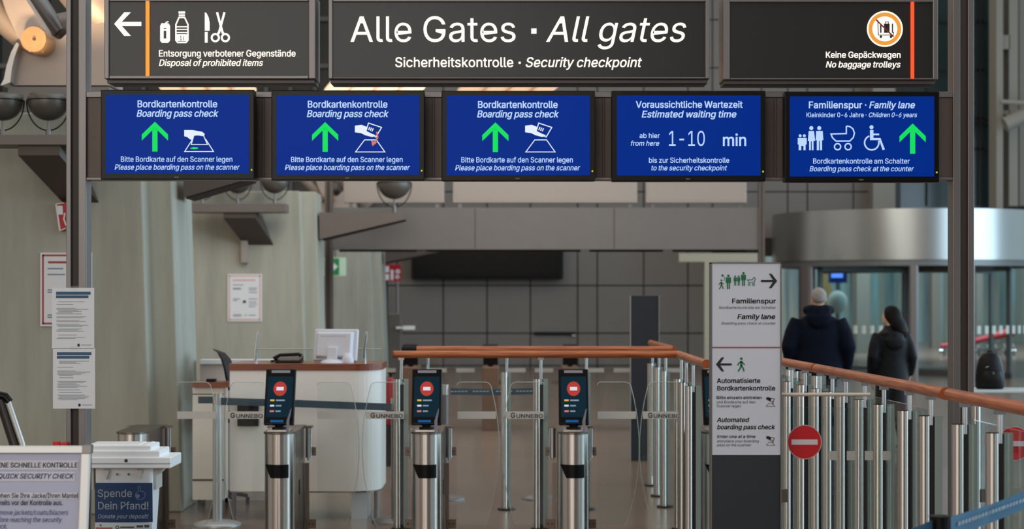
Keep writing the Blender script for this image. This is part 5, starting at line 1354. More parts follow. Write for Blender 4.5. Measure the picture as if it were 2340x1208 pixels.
def man(cx, top, h, wd):
    m.cut()
    r = h * .09
    m.disc(M, cx, top + r, r, n=16)
    m.poly(M, [(cx - wd / 2, top + h * .2), (cx + wd / 2, top + h * .2), (cx + wd / 2, top + h * .58), (cx + wd * .3, top + h * .58), (cx + wd * .3, top + h), (cx + wd * .06, top + h), (cx + wd * .06, top + h * .6), (cx - wd * .06, top + h * .6), (cx - wd * .06, top + h), (cx - wd * .3, top + h), (cx - wd * .3, top + h * .58), (cx - wd / 2, top + h * .58)])


def walker(cx, top, h):
    m.cut()
    k = h / 31.0
    m.disc(M, cx, top + 3 * k, 3 * k, n=16)
    m.stroke(M, [(cx, top + 8 * k), (cx, top + 19 * k)], 5 * k).stroke(M, [(cx, top + 18 * k), (cx + 4 * k, top + 24 * k), (cx + 6 * k, top + 31 * k)], 3 * k).stroke(M, [(cx, top + 18 * k), (cx - 3 * k, top + 25 * k), (cx - 7 * k, top + 31 * k)], 3 * k)
    m.stroke(M, [(cx, top + 9 * k), (cx - 6 * k, top + 13 * k), (cx - 8 * k, top + 18 * k)], 2.4 * k).stroke(M, [(cx, top + 9 * k), (cx + 6 * k, top + 15 * k), (cx + 8 * k, top + 16 * k)], 2.4 * k)


walker(1648.5, 638, 22)
m.disc(M, 1651, 629, 2.6, n=16).stroke(M, [(1653, 630), (1656, 634), (1654, 642)], .9)
man(1664.5, 627, 33, 12)
man(1680, 629, 23, 7)
man(1688, 629, 23, 7)
man(1699, 621, 32, 11)
m.cut().stroke(M, [(1723, 633), (1726, 636), (1724, 644), (1712, 645), (1708, 639), (1719, 639), (1723, 633)], 1.6)
m.ring(M, 1712, 649.5, 1.6, 3).ring(M, 1722, 649.5, 1.6, 3)
walker(1694, 816, 32)
obj('pictogram', m, green_ink, t)
m = text(MB(), 'Familienspur', 1672, 1773, 692.5, 10.5, M, 3.2)
text(m, 'Bordkartenkontrolle am Schalter', 1643, 1773, 705, 5.6, M, .6)
text(m, 'Family lane', 1684, 1771, 728.5, 11, M, 3.2, True)
text(m, 'Boarding pass check at counter', 1648, 1772, 741, 5.6, M, .6, True)
text(m, 'Automatisierte', 1638, 1738, 874.5, 10.5, M, 3.0)
text(m, 'Bordkartenkontrolle', 1638, 1772, 891.5, 10.5, M, 3.0)
text(m, 'Bitte einzeln eintreten', 1637, 1741, 911, 6.6, M, 2.6)
text(m, 'und Bordkarte auf den', 1637, 1727, 921, 6, M, .8)
text(m, 'Scanner legen', 1637, 1694, 930, 6, M, .8)
text(m, 'Automated', 1638, 1711, 963.5, 10, M, 3.0, True)
text(m, 'boarding pass check', 1638, 1770, 980, 10, M, 3.0, True)
text(m, 'Enter one at a time', 1638, 1726, 1000, 6.6, M, 2.6, True)
text(m, 'and place your boarding', 1638, 1734, 1010, 6, M, .8, True)
text(m, 'pass on the scanner', 1638, 1716, 1019, 6, M, .8, True)
obj('lettering', m, ink, t)
m = MB()
for y in (907, 996):
    m.cut().stroke(M, [(1757, y + 14), (1765, y + 14), (1771, y + 21), (1751, y + 21)], .9, True)
    m.poly(M, [(1751, y), (1757, y), (1762, y + 3), (1762, y + 8), (1757, y + 8), (1751, y + 5)])
    m.stroke(M, [(1758, y + 2), (1770, y + 4), (1766, y + 12), (1758, y + 8)], 1.2, True)
obj('scanner_symbol', m, ink, t)
m = MB()
for y in (907, 996): m.cut().stroke(M, [(1766, y + 8), (1767, y + 13), (1765, y + 17)], 1.6)
obj('red_mark', m, red_ink, t)


# ------------------------------------------------------------------ belt stanchions
def stanchion(px, py, Y, lb, m_post, r=.033):
    x, z = X(px, Y), Z(py, Y)
    t = thing('belt_post', lb, 'belt barrier', (x, Y, 0), 'belt posts')
    obj('base', MB().lathe((x, Y, 0), [(.001, .03), (.12, .028), (.17, .012), (.17, 0)], 32), m_post, t)
    obj('post', MB().cyl((x, Y, .02), (x, Y, z - .01), r, n=32), m_post, t)
    obj('belt_head', MB().cyl((x, Y, z - .075), (x, Y, z), r * 1.04, n=32).cyl((x, Y, z), (x, Y, z + .006), r * 1.12, n=32), black_p if py > 1000 else alu_light, t)
    return t


def belt(t, pts, w_, m_b, marks, off):
    P = [Vector(p) for p in pts]
    v, f = [], []
    for p in P: v += [p - Vector((0, 0, w_ / 2)), p + Vector((0, 0, w_ / 2))]
    n = len(P)
    back = [p + Vector((off[0] * -.5, off[1] * -.5, 0)) for p in v]
    f = [(2 * i, 2 * i + 2, 2 * i + 3, 2 * i + 1) for i in range(n - 1)]
    b = obj('belt', MB().add(v, f).add(back, [q[::-1] for q in f]), m_b, t)
    mk = MB()
    o = Vector((off[0], off[1], 0))
    L = (P[-1] - P[0])
    for k in marks:
        mk.cut()
        c = P[0] + L * k
        d = L.normalized()
        q = w_ * .10
        def bm2(u, vv): return c + d * u + Vector((0, 0, vv)) + o
        for j in range(5):
            u = -.07 + j * .028
            mk.add([bm2(u, -q), bm2(u + .02, -q), bm2(u + .024, q), bm2(u + .004, q)], [(0, 1, 2, 3)])
    obj('belt_print', mk, mat('belt_mark', '#9fb2c4', 0.7), b)


Y1 = 12.6
t = stanchion(497, 900, Y1, 'pale belt post with dark belt standing before the white counter', mat('post_pale', '#c6cbcc', 0.35, 0.35), .034)
x1, z1 = X(497, Y1), Z(916, Y1)
belt(t, [(x1 + .03, Y1 - .03, z1), (x1 + .5, Y1 - .04, z1 - .012), (X(895, 12.72), 12.72, Z(930, 12.72))], .052, belt_m, (.14, .34, .62, .78, .92), (0, -.003))
obj('belt_stub', MB().box(X(455, 12.7), x1 - .03, 12.66, 12.664, z1 - .02, z1 + .03), belt_m, t)
t = stanchion(903, 912, 12.78, 'steel belt post behind the free end of the wooden rail', alu, .03)
t = stanchion(1016, 880, 14.2, 'belt post behind the second tablet beyond the wooden rails', alu, .03)
belt(t, [(X(1030, 14.2), 14.2, Z(894, 14.2)), (X(1130, 14.2), 14.2, Z(896, 14.2)), (X(1228, 14.2), 14.2, Z(893, 14.2))], .05, belt_m, (.1, .35, .62, .85), (0, -.003))
t = stanchion(1240, 880, 14.2, 'belt post behind the rail between second and third tablet', alu, .03)
Y3 = 5.62
t = stanchion(2148, 1182, Y3, 'dark capped belt post with blue belt at the bottom picture edge', alu, .031)
x3 = X(2148, Y3)
belt(t, [(x3 + .03, Y3 - .02, Z(1200, Y3)), (X(2260, 5.9), 5.9, Z(1175, 5.9)), (X(2362, 6.17), 6.17, Z(1133, 6.17))], .062, belt_blue, (.17, .36, .52, .70, .9), (.001, -.004))
obj('belt_stub', MB().add([(x3 - .03, Y3 - .02, Z(1200, Y3) - .025), (x3 - .03, Y3 - .02, Z(1200, Y3) + .02), (X(2050, 5.5), 5.5, Z(1222, 5.5)), (X(2050, 5.5), 5.5, Z(1240, 5.5))], [(0, 1, 2, 3), (3, 2, 1, 0)]), belt_blue, t)

# ------------------------------------------------------------------ A-boards, bin
YB1 = 6.75
t = thing('sandwich_board', 'white framed notice board asking for a quick security check before the bin', 'sign board', (X(60, YB1), YB1, 0))
tb_ = math.radians(9)
ztop = Z(1017, YB1)


def BM(d=0.0):
    def f(px, py):
        dv = (py - 1017) * YB1 / F
        return Vector((X(px, YB1), YB1 - dv * math.sin(tb_) - d, ztop - dv * math.cos(tb_)))
    return f


def slab(mb, a, b, c, e, d0, d1):
    A, B = BM(d1), BM(d0)
    p = [A(a, e), A(b, e), A(b, c), A(a, c), B(a, e), B(b, e), B(b, c), B(a, c)]
    return mb.add(p, [(0, 1, 2, 3), (7, 6, 5, 4), (0, 4, 5, 1), (1, 5, 6, 2), (2, 6, 7, 3), (3, 7, 4, 0)])


frm = MB()
slab(frm, -190, 196, 1018, 1034, -.01, .02)
slab(frm, 189, 208, 1034, 1660, -.01, .02)
slab(frm, -206, -189, 1034, 1660, -.01, .02)
slab(frm, -190, 196, 1640, 1660, -.01, .02)
obj('board_frame', frm, mat('board_frame_white', '#e2e1de', 0.35, 0.1), t, .003)
cn = MB()
slab(cn, 191, 212, 1015, 1035, -.012, .022)
obj('corner_piece', cn, alu, t, .002)
obj('poster_sheet', slab(MB(), -189, 189, 1034, 1640, -.006, .004), mat('poster_lilac', '#a5a9c2', 0.35), t)
bl = MB()
for s_ in (-175, 190):
    bl.add([BM(-.02)(s_, 1030), BM(-.02)(s_ + 14, 1030), Vector((X(s_ + 14, YB1 + .55), YB1 + .55, 0)), Vector((X(s_, YB1 + .55), YB1 + .55, 0)), BM(-.045)(s_, 1030), BM(-.045)(s_ + 14, 1030), Vector((X(s_ + 14, YB1 + .58), YB1 + .58, 0)), Vector((X(s_, YB1 + .58), YB1 + .58, 0))], [(0, 1, 2, 3), (7, 6, 5, 4), (0, 4, 5, 1), (1, 5, 6, 2), (2, 6, 7, 3), (3, 7, 4, 0)])
obj('rear_leg', bl, mat('board_brown', '#4a403b', 0.5, 0.3), t)
M = BM(.0075)
band = MB().rect(BM(.006), -80, 182, 1051, 1072).rect(BM(.006), -30, 175, 1077, 1098).rect(BM(.006), -80, 182, 1124, 1139)
obj('white_band', band, mat('band_white', '#c9c8d4', 0.5), t)
m = text(MB(), 'EINE SCHNELLE KONTROLLE', -9, 181, 1067, 11, M, 2.6)
text(m, 'Ziehen Sie Ihre Jacke/Ihren Mantel', -8, 184, 1136, 11, M, 1.2)
text(m, 'bereits vor der Kontrolle aus.', -8, 150, 1152, 11, M, 1.2)
obj('dark_lettering', m, mat('letter_grey', '#3c3c48', 0.6), t)
m = text(MB(), 'A QUICK SECURITY CHECK', -14, 171, 1092, 11, M, 2.4, True)
text(m, 'Remove jackets/coats/blazers', -10, 162, 1174, 11, M, 1.0, True)
text(m, 'before reaching the security', -10, 148, 1190, 11, M, 1.0, True)
text(m, 'check.', -10, 26, 1205, 11, M, 1.0, True)
obj('blue_lettering', m, mat('letter_blue', '#3d4a86', 0.6), t)

t = thing('leaning_easel', 'dark metal leaning frame behind the notice board at the picture edge', 'stand', (X(10, 7.6), 7.6, 0))
m = MB()
Yq = 7.6
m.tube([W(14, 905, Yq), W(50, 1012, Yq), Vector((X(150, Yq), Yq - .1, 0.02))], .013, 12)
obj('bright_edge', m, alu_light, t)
m = MB().tube([W(2, 912, Yq + .02), W(34, 1012, Yq + .02), Vector((X(120, Yq), Yq - .08, 0.02))], .026, 12).tube([W(-60, 905, Yq + .02), W(2, 905, Yq + .02)], .022, 12)
obj('frame_bar', m, mat('easel_dark', '#3a3634', 0.35, 0.6), t)
obj('corner_cap', MB().tube([W(-4, 902, Yq), W(12, 905, Yq), W(22, 918, Yq)], .017, 12), black_p, t)
t = thing('red_clamp', 'small red clamp on the portal post just above the notice board', 'clamp', W(130, 1020, YP - .05))
obj('jaw', MB().pbox(120, 136, 1008, 1028, YP - .06, YP - .03), mat('clamp_red', '#c01a20', 0.4), t, .006)
obj('grip', MB().pbox(136, 152, 1011, 1022, YP - .055, YP + .01), mat('clamp_red', '#c01a20', 0.4), t, .004)

YW_ = 9.25
t = thing('waste_bin', 'white lidded wheelie bin with navy donate your deposit sticker', 'bin', (X(282, YW_), YW_ + .25, 0))
xa, xb = X(214, YW_), X(346, YW_)
zt_ = Z(1066, YW_)
cxb = (xa + xb) / 2
bd = MB()
v = []
for z, sx, sy in ((.10, .80, .76), (zt_ - .15, .985, .97), (zt_, 1.0, 1.0)):
    hx, hy = (xb - xa) / 2 * sx, .11 * sy
    for u, vv in ((-1, -1), (1, -1), (1, 1), (-1, 1)): v.append((cxb + u * hx, YW_ + .13 + vv * hy, z))
bd.add(v, [(3, 2, 1, 0), (8, 9, 10, 11)] + [(i * 4 + k, i * 4 + (k + 1) % 4, i * 4 + 4 + (k + 1) % 4, i * 4 + 4 + k) for i in range(2) for k in range(4)])
bin_m = mat('bin_white', '#e4e9ec', 0.4)
obj('bin_body', bd, bin_m, t, .02, 3)
hl = MB().cut().pprism([(346, 1070), (372, 1070), (357, 1086), (357, 1118), (346, 1118)], YW_ + .06, YW_ + .22)
hl.cut().pprism([(214, 1070), (196, 1070), (206, 1086), (206, 1118), (214, 1118)], YW_ + .06, YW_ + .22)
hl.cut().pprism([(236, 1074), (249, 1074), (242, 1096)], YW_ - .012, YW_ + .03).cut().pprism([(312, 1074), (325, 1074), (318, 1095)], YW_ - .012, YW_ + .03)
obj('rib', hl, mat('bin_rib', '#c4c0b8', 0.45), t)
ld = MB()
ld.pbox(195, 390, 1044, 1070, YW_ - .03, YW_ + .27).pbox(199, 365, 1029, 1046, YW_ - .02, YW_ + .25).pbox(204, 345, 1017, 1031, YW_ - .005, YW_ + .23)
ld.pbox(330, 340, 1014, 1020, YW_ + .02, YW_ + .2).pbox(203, 320, 1014, 1020, YW_ + .02, YW_ + .2)
ll = obj('lid', ld, mat('lid_white', '#f2f6f9', 0.35), t, .01, 3)
obj('lid_lip', MB().pbox(197, 389, 1057, 1060, YW_ - .033, YW_ - .028), mat('lip_grey', '#a9b4bc', 0.5), ll)
obj('lock_hole', MB().disc(on(YW_ - .034), 288, 1052, 3.8, n=20), recess_m, ll)
scw = MB().disc(on(YW_ - .001), 268, 1083, 3, n=16).disc(on(YW_ - .001), 294, 1083, 3, n=16)
obj('bolt', scw, steel_dark, t)
wl = MB()
for u in (-.12, .12): wl.cut().cyl((cxb + u - .03, YW_ + .19, .1), (cxb + u + .03, YW_ + .19, .1), .1, n=28)
obj('wheel', wl, black_soft, t)
MS = lambda px, py: Vector((X(px, YW_), YW_ + .010 + (py - 1100) * .00008, Z(py, YW_)))
stk = obj('sticker', MB().rect(lambda a, b: MS(a, b) - Vector((0, .006, 0)), 216, 348, 1103, 1193), mat('sticker_navy', '#0e3562', 0.45), t)
MT = lambda a, b: MS(a, b) - Vector((0, .009, 0))
m = text(MB(), 'Spende', 222, 302, 1135, 17, MT, 1.6)
text(m, 'Dein Pfand!', 222, 340, 1163.5, 17, MT, 1.6)
text(m, 'Donate your deposit!', 222, 338, 1184, 9, MT, 2.4, True)
obj('sticker_lettering', m, mat('sticker_white', '#c8d4e2', 0.5), stk)
obj('thumb_outline', MB().stroke(MT, [(317, 1110), (321, 1113), (320, 1121), (328, 1123), (332, 1127), (330, 1136), (324, 1141), (314, 1141), (309, 1134), (310, 1127), (316, 1122), (315, 1113)], 1.4, True).disc(MT, 314, 1133, 5, n=16), mat('thumb_lilac', '#6d7aa4', 0.5), stk)
obj('logo_sheet', MB().rect(lambda a, b: MS(a, b) - Vector((0, .006, 0)), 216, 346, 1194, 1230), mat('logo_white', '#cfd6dc', 0.5), t)
obj('red_logo', MB().rect(MT, 218, 256, 1205, 1208).rect(MT, 227, 231, 1198, 1202), mat('logo_red', '#9c4450', 0.5), t)
obj('green_logo', MB().ring(MT, 267, 1205, 2.5, 4.5), mat('logo_green', '#2f7a4a', 0.5), t)
obj('grey_logo', MB().rect(MT, 274, 306, 1203, 1206).rect(MT, 311, 326, 1200, 1205).rect(MT, 329, 340, 1199, 1205), grey_ink, t)

# ------------------------------------------------------------------ white counter
YD_ = 12.84
ct = thing('service_counter', 'white boarding counter with brown wooden top and rounded end', 'counter', (X(697, YD_), YD_ + .3, 0))


def plan(px0, px1, r, y0, y1, g=0.0):
    a, b = X(px0, YD_) - g, X(px1, YD_) + g
    p = [(a, y0 - g), (b - r, y0 - g)]
    p += [(b - r + r * math.sin(math.radians(k * 9)), y0 - g + r - r * math.cos(math.radians(k * 9))) for k in range(1, 11)]
    return p + [(b, y1), (a, y1)]


zb0, zt0 = Z(1122, YD_), Z(846, YD_)
obj('counter_body', MB().prism(plan(525, 868, .22, YD_, YD_ + .62), zb0, zt0, 'z', False), white_lam, ct)
tp_ = obj('counter_top', MB().prism(plan(525, 868, .22, YD_, YD_ + .64, .008), zt0, Z(831, YD_), 'z', False), top_wood, ct, .004)
obj('pedestal', MB().box(X(800, YD_), X(836, YD_), YD_ + .08, YD_ + .4, 0, zb0), mat('pedestal_pale', '#b9c2c6', 0.3, 0.3), ct)
obj('thin_leg', MB().cyl((X(860, YD_ + .2), YD_ + .2, 0), (X(860, YD_ + .2), YD_ + .2, zb0), .018).cyl((X(535, YD_ + .3), YD_ + .3, 0), (X(535, YD_ + .3), YD_ + .3, zb0), .018), alu, ct)
obj('card_display', MB().pbox(542, 590, 915, 973, YD_ - .03, YD_), black_p, ct, .004)
obj('base_edge', MB().prism(plan(525, 868, .22, YD_, YD_ + .62, -.004), zb0 - .01, zb0, 'z'), steel_dark, ct)
lo = thing('side_desk', 'lower white desk with wooden shelf behind the belt post', 'desk', (X(490, 13.3), 13.3, 0))
obj('drawer_box', MB().box(X(440, 13.3), X(511, 13.3), 13.3, 13.5, .1, Z(884, 13.3)), white_lam, lo)
obj('wood_shelf', MB().box(X(440, 13.25), X(523, 13.25), 13.25, 13.52, Z(885, 13.25), Z(873, 13.25)), top_wood, lo)
obj('drawer_gap', MB().box(X(440, 13.3), X(511, 13.3), 13.296, 13.3, Z(901, 13.3), Z(899, 13.3)).box(X(440, 13.3), X(511, 13.3), 13.296, 13.3, Z(1098, 13.3), Z(1094, 13.3)), recess_m, lo)
obj('back_panel', MB().box(X(452, 14.0), X(640, 14.1), 14.1, 14.15, 0, Z(832, 14.1)), mat('back_panel_pink', '#ddcfc8', 0.5), lo)
obj('ledge', MB().box(X(452, 13.97), X(645, 13.97), 14.05, 14.2, Z(833, 13.97), Z(822, 13.97)), white_p, lo, .004)
obj('small_box', MB().box(X(470, 13.3), X(490, 13.3), 13.32, 13.4, Z(873, 13.3), Z(866, 13.3)), black_soft, lo)

pcm = thing('computer_monitor', 'white computer monitor seen from behind on the counter', 'monitor', (X(770, YD_ + .3), YD_ + .3, Z(831, YD_)))
zc = Z(831, YD_)
R = Matrix.Rotation(math.radians(-14), 3, 'Z') @ Matrix.Rotation(math.radians(-10), 3, 'X')
oc = Vector((X(766, YD_ + .3), YD_ + .3, zc + .128))


def rb(mb, x0, x1, y0, y1, z0, z1, tx=0.0):
    p = [oc + R @ Vector((x * (1 - tx * (1 if y == y0 else 0)), y, z * (1 - tx * (1 if y == y0 else 0)))) for z in (z0, z1) for y in (y0, y1) for x in (x0, x1)]
    return mb.add(p, [(0, 2, 3, 1), (4, 5, 7, 6), (0, 1, 5, 4), (2, 6, 7, 3), (0, 4, 6, 2), (1, 3, 7, 5)])


pc_w = mat('monitor_white', '#d5dbe6', 0.4)
obj('shell', rb(MB(), -.172, .172, 0, .035, -.118, .125), pc_w, pcm, .01, 3)
bk = obj('back_bulge', rb(MB(), -.15, .15, -.04, .002, -.10, .10, .12), pc_w, pcm, .008, 3)
vt = MB()
for k in range(14): rb(vt, -.10 + k * .014, -.093 + k * .014, -.0405, -.039, .058, .068)
obj('vent_slot', vt, mat('vent_grey', '#a5adbb', 0.5), bk)
obj('screen', rb(MB(), -.155, .155, .035, .037, -.1, .105), black_p, pcm)
obj('stand_neck', rb(MB(), -.04, .04, -.065, -.03, -.13, -.02), pc_w, pcm, .008)
obj('stand_foot', MB().lathe((oc.x - .01, oc.y - .03, zc), [(.001, .03), (.05, .028), (.09, .012), (.1, 0)], 28).lathe((oc.x + .1, oc.y - .06, zc), [(.001, .075), (.03, .07), (.045, .02), (.045, 0)], 20), pc_w, pcm)

ph = thing('desk_phone', 'black desk phone with handset lying on the counter top', 'phone', (X(660, YD_ + .25), YD_ + .25, zc))
pa, pb2 = X(626, YD_ + .25), X(690, YD_ + .25)
obj('phone_body', MB().prism([(YD_ + .15, zc), (YD_ + .34, zc), (YD_ + .34, zc + .055), (YD_ + .15, zc + .018)], pa + .02, pb2, 'x'), black_p, ph, .004)
obj('handset', MB().tube([(pa + .005, YD_ + .2, zc + .03), (pa + .05, YD_ + .21, zc + .058), (pb2 - .02, YD_ + .22, zc + .064), (pb2 - .002, YD_ + .22, zc + .05)], [.016, .012, .012, .016], 12), black_soft, ph)
obj('cord', MB().tube([Vector((pa + .012 * math.sin(k * 1.4) - .002 * k * .2, YD_ + .2 + .012 * math.cos(k * 1.4), zc + .012 + .006 * math.sin(k * .9))) for k in range(16)], .004, 6), black_soft, ph)

gs = thing('glass_screen', 'low clear glass screen on slanted chrome posts along the counter', 'glass screen', (X(720, YD_ + .5), YD_ + .5, zc))
obj('pane', MB().box(X(580, YD_ + .5), X(872, YD_ + .5), YD_ + .5, YD_ + .508, zc + .002, Z(797, YD_ + .5)), clear, gs)
obj('top_edge', MB().cyl(W(580, 797, YD_ + .504), W(872, 797, YD_ + .504), .004, n=8), glass_edge, gs)
for a in (584, 833):
    pp = MB().tube([Vector((X(a, YD_ + .46), YD_ + .46, zc + .001)), W(a, 800, YD_ + .46), W(a + 5, 757, YD_ + .46)], [.014, .013, .009], 14)
    obj('screen_post', pp, chrome, gs)

ch = thing('office_chair', 'black curved office chair behind the white counter', 'chair', (X(508, 13.78), 13.78, 0))
xc = X(508, 13.78)
bk = []
for px, py, hw in ((494, 800, .02), (506, 806, .05), (516, 820, .07), (523, 840, .075), (527, 862, .075), (531, 890, .06)):
    p = W(px, py, 13.78)
    bk.append((p, (.028, 0, -.012), (0, hw * 2.6, 0)))
obj('backrest', MB().loft(bk), black_soft, ch)
obj('seat', MB().loft([((xc - .02, 13.78, .66), (.19, 0, 0), (0, .2, 0)), ((xc - .02, 13.78, .69), (.215, 0, 0), (0, .22, 0)), ((xc - .02, 13.78, .73), (.2, 0, 0), (0, .21, 0))], 28), black_soft, ch)
obj('back_bar', MB().tube([W(529, 880, 13.78), Vector((xc + .12, 13.78, .70)), Vector((xc, 13.78, .66))], .016, 10), black_p, ch)
obj('gas_column', MB().cyl((xc, 13.78, .08), (xc, 13.78, .66), .025), steel_dark, ch)
for k in range(5):
    a = k * 2 * math.pi / 5 + .3
    lg = obj('leg', MB().tube([(xc, 13.78, .11), (xc + .2 * math.cos(a), 13.78 + .2 * math.sin(a), .07)], [.022, .014], 10), black_p, ch)
    obj('castor', MB().cyl((xc + .2 * math.cos(a) - .012, 13.78 + .2 * math.sin(a), .03), (xc + .2 * math.cos(a) + .012, 13.78 + .2 * math.sin(a), .03), .03, n=16), black_soft, lg)

# ------------------------------------------------------------------ white table with backpack
tbx, tby = X(2262, 17.4), 17.4
tbz = Z(888, 17.4)
t = thing('side_table', 'small white table under the black backpack by the revolving door', 'table', (tbx, tby, 0))
obj('table_top', MB().box(tbx - .32, tbx + .5, tby - .2, tby + .25, tbz - .03, tbz), mat('table_white', '#c6d2d4', 0.3), t, .006)
for sx in (-.28, .46):
    for sy in (-.16, .21): obj('leg', MB().box(tbx + sx - .02, tbx + sx + .02, tby + sy - .02, tby + sy + .02, 0, tbz - .03), alu, t)
t = thing('backpack', 'black backpack standing upright on the white table', 'backpack', (tbx, tby, tbz))
pk = []
for z, hx, hy in ((0.0, .125, .08), (.02, .143, .095), (.12, .142, .1), (.22, .128, .095), (.30, .108, .08), (.345, .078, .055), (.36, .04, .03)):
    pk.append(((tbx + .0, tby + .0, tbz + z), (hx, 0, 0), (0, hy, 0)))
obj('pack_body', MB().loft(pk, 28), mat('pack_black', '#08080a', 0.55, spec=0.25), t)
fp = []
for z, hx, hy in ((.03, .09, .03), (.05, .105, .045), (.13, .1, .045), (.18, .08, .03), (.19, .05, .015)):
    fp.append(((tbx, tby - .085, tbz + z), (hx, 0, 0), (0, hy, 0)))
obj('front_pocket', MB().loft(fp, 24), mat('pack_black', '#08080a', 0.55, spec=0.25), t)
obj('top_handle', MB().tube([(tbx - .03, tby, tbz + .352), (tbx - .02, tby, tbz + .375), (tbx + .02, tby, tbz + .375), (tbx + .03, tby, tbz + .352)], .007, 8), black_soft, t)
obj('badge', MB().box(tbx - .008, tbx + .008, tby - .132, tby - .125, tbz + .15, tbz + .175).tube([(tbx - .07, tby - .1, tbz + .215), (tbx - .04, tby - .1, tbz + .225)], .004, 6), chrome, t)

# ------------------------------------------------------------------ two people walking away
skin = mat('skin', '#c99f88', 0.55, 0, 0.05, (30, 30, 30))
grey_hair = mat('grey_hair', '#8e8a88', 0.7, 0, 0.25, (90, 90, 30), 0.3, 0.4)
dark_hair = mat('dark_hair', '#0b0807', 0.65, 0, 0.3, (90, 90, 20), 0.15, 0.3)
navy_coat = mat('navy_coat', '#0b1220', 0.8, 0, 0.12, (14, 14, 14), 0.1, 0.35)
black_coat = mat('black_coat', '#0b0d12', 0.6, 0, 0.15, (14, 14, 14), 0.2, 0.4)
trouser = mat('dark_trousers', '#191a20', 0.8, 0, 0.1, (12, 12, 12))
shoe_m = mat('shoe_black', '#0e0e10', 0.45)


def person(px, Y, h, label, coat, hair_m, long_hair, yaw, stride, hem, bulk):
    x = X(px, Y)
    t = thing('person', label, 'person', (x, Y, 0), 'people walking to the revolving door')
    k = h / 1.75
    s = bulk
    Ry = Matrix.Rotation(yaw, 3, 'Z')
    B = lambda a, b, c: Vector((x, Y, 0)) + Ry @ Vector((a * k, b * k, c * k))

    def ring(a, b, c, rx, ry): return (B(a, b, c), Ry @ Vector((rx * k, 0, 0)), Ry @ Vector((0, ry * k, 0)))
    hy = .015
    # joints; +y is the walking direction (away from the camera)
    hipL, hipR = (-.09, 0, .90), (.09, 0, .90)
    legs = [((-.09, 0, .9), (-.095, .10 * stride, .49), (-.095, -.04 * stride, .09)), ((.09, 0, .9), (.095, -.02 * stride, .48), (.095, -.22 * stride, .11))]
    arms = [((-.19 * s, .0, 1.42), (-.265 * s, -.05, 1.14), (-.25 * s, .05, .90)), ((.19 * s, .0, 1.42), (.265 * s, -.03, 1.14), (.26 * s, .06, .90))]
    b = MB()
    b.loft([ring(0, 0, .86, .15, .11), ring(0, 0, .95, .165, .115), ring(0, 0, 1.10, .14, .10), ring(0, 0, 1.28, .165, .115), ring(0, 0, 1.40, .17, .10), ring(0, -.005, 1.46, .09, .075), ring(0, 0, 1.50, .058, .058), ring(0, .02, 1.58, .055, .058)])
    for hip, kn, an in legs: b.tube([B(*hip), B(*kn), B(*an)], [.088 * k, .058 * k, .042 * k], 14)
    for hip, kn, an in legs: b.tube([B(an[0], an[1] - .03, an[2] - .04), B(an[0], an[1] + .08, an[2] - .05), B(an[0], an[1] + .17, an[2] - .06)], [.042 * k, .04 * k, .03 * k], 12)
    for sgn, (sh, el, wr) in zip((-1, 1), arms):
        b.tube([B(*sh), B(*el), B(*wr)], [.05 * k, .042 * k, .03 * k], 12)
        wx, wy, wz = wr
        b.loft([ring(wx, wy, wz + .01, .018, .028), ring(wx - sgn * .005, wy + .012, wz - .045, .017, .042), ring(wx - sgn * .008, wy + .018, wz - .095, .015, .042)], 12)
        for j, (oy, ln) in enumerate(((.034, .07), (.012, .08), (-.010, .075), (-.031, .058))):
            p0 = (wx - sgn * .008, wy + .018 + oy, wz - .09)
            b.tube([B(*p0), B(p0[0] - sgn * .008, p0[1] + .004, p0[2] - ln * .5), B(p0[0] - sgn * .024, p0[1] + .004, p0[2] - ln)], [.0095 * k, .0088 * k, .0075 * k], 8)
        b.tube([B(wx - sgn * .01, wy + .045, wz - .03), B(wx - sgn * .022, wy + .07, wz - .06), B(wx - sgn * .03, wy + .075, wz - .092)], [.012 * k, .0105 * k, .009 * k], 8)
    # head: skull, jaw, nose, ears, lips and eye sockets
    ht = .25 if not long_hair else 1.0
    Rh = Ry @ Matrix.Rotation(ht, 3, 'Z')
    hc = B(0, .03, 1.635)
    Hd = lambda a, b_, c: hc + Rh @ Vector((a * k, b_ * k, c * k))
    def hring(c, oy, rx, ry): return (Hd(0, oy, c), Rh @ Vector((rx * k, 0, 0)), Rh @ Vector((0, ry * k, 0)))
    b.loft([hring(-.105, .035, .03, .035), hring(-.085, .025, .052, .065), hring(-.045, .012, .066, .085), hring(0, 0, .073, .094), hring(.045, -.004, .074, .096), hring(.08, -.006, .062, .08), hring(.103, -.008, .036, .048), hring(.112, -.008, .008, .01)], 24)
    b.loft([(Hd(0, .088, -.035), Rh @ Vector((.016 * k, 0, 0)), Vector((0, 0, .012 * k))), (Hd(0, .108, -.03), Rh @ Vector((.012 * k, 0, 0)), Vector((0, 0, .011 * k))), (Hd(0, .092, .02), Rh @ Vector((.007 * k, 0, 0)), Vector((0, 0, .012 * k)))], 10)
    for sgn in (-1, 1): b.loft([(Hd(sgn * .072, -.004, -.005), Rh @ Vector((.008 * k, 0, 0)), Vector((0, 0, .034 * k))), (Hd(sgn * .086, -.014, 0), Rh @ Vector((.006 * k, .01 * k, 0)), Vector((0, 0, .03 * k)))], 12)
    b.loft([(Hd(0, .082, -.067), Rh @ Vector((.024 * k, 0, 0)), Vector((0, 0, .008 * k))), (Hd(0, .095, -.067), Rh @ Vector((.02 * k, 0, 0)), Vector((0, 0, .006 * k)))], 10)
    obj('body', b, skin, t, remesh=.0072, smooth_it=3)
    m = MB()
    for sgn in (-1, 1): m.ellipsoid(Hd(sgn * .031, .082, .006), .011 * k, .009 * k, .008 * k, 12, 8)
    obj('eyes', m, mat('eye_white', '#d8d4cf', 0.3), t)
    # trousers
    m = MB()
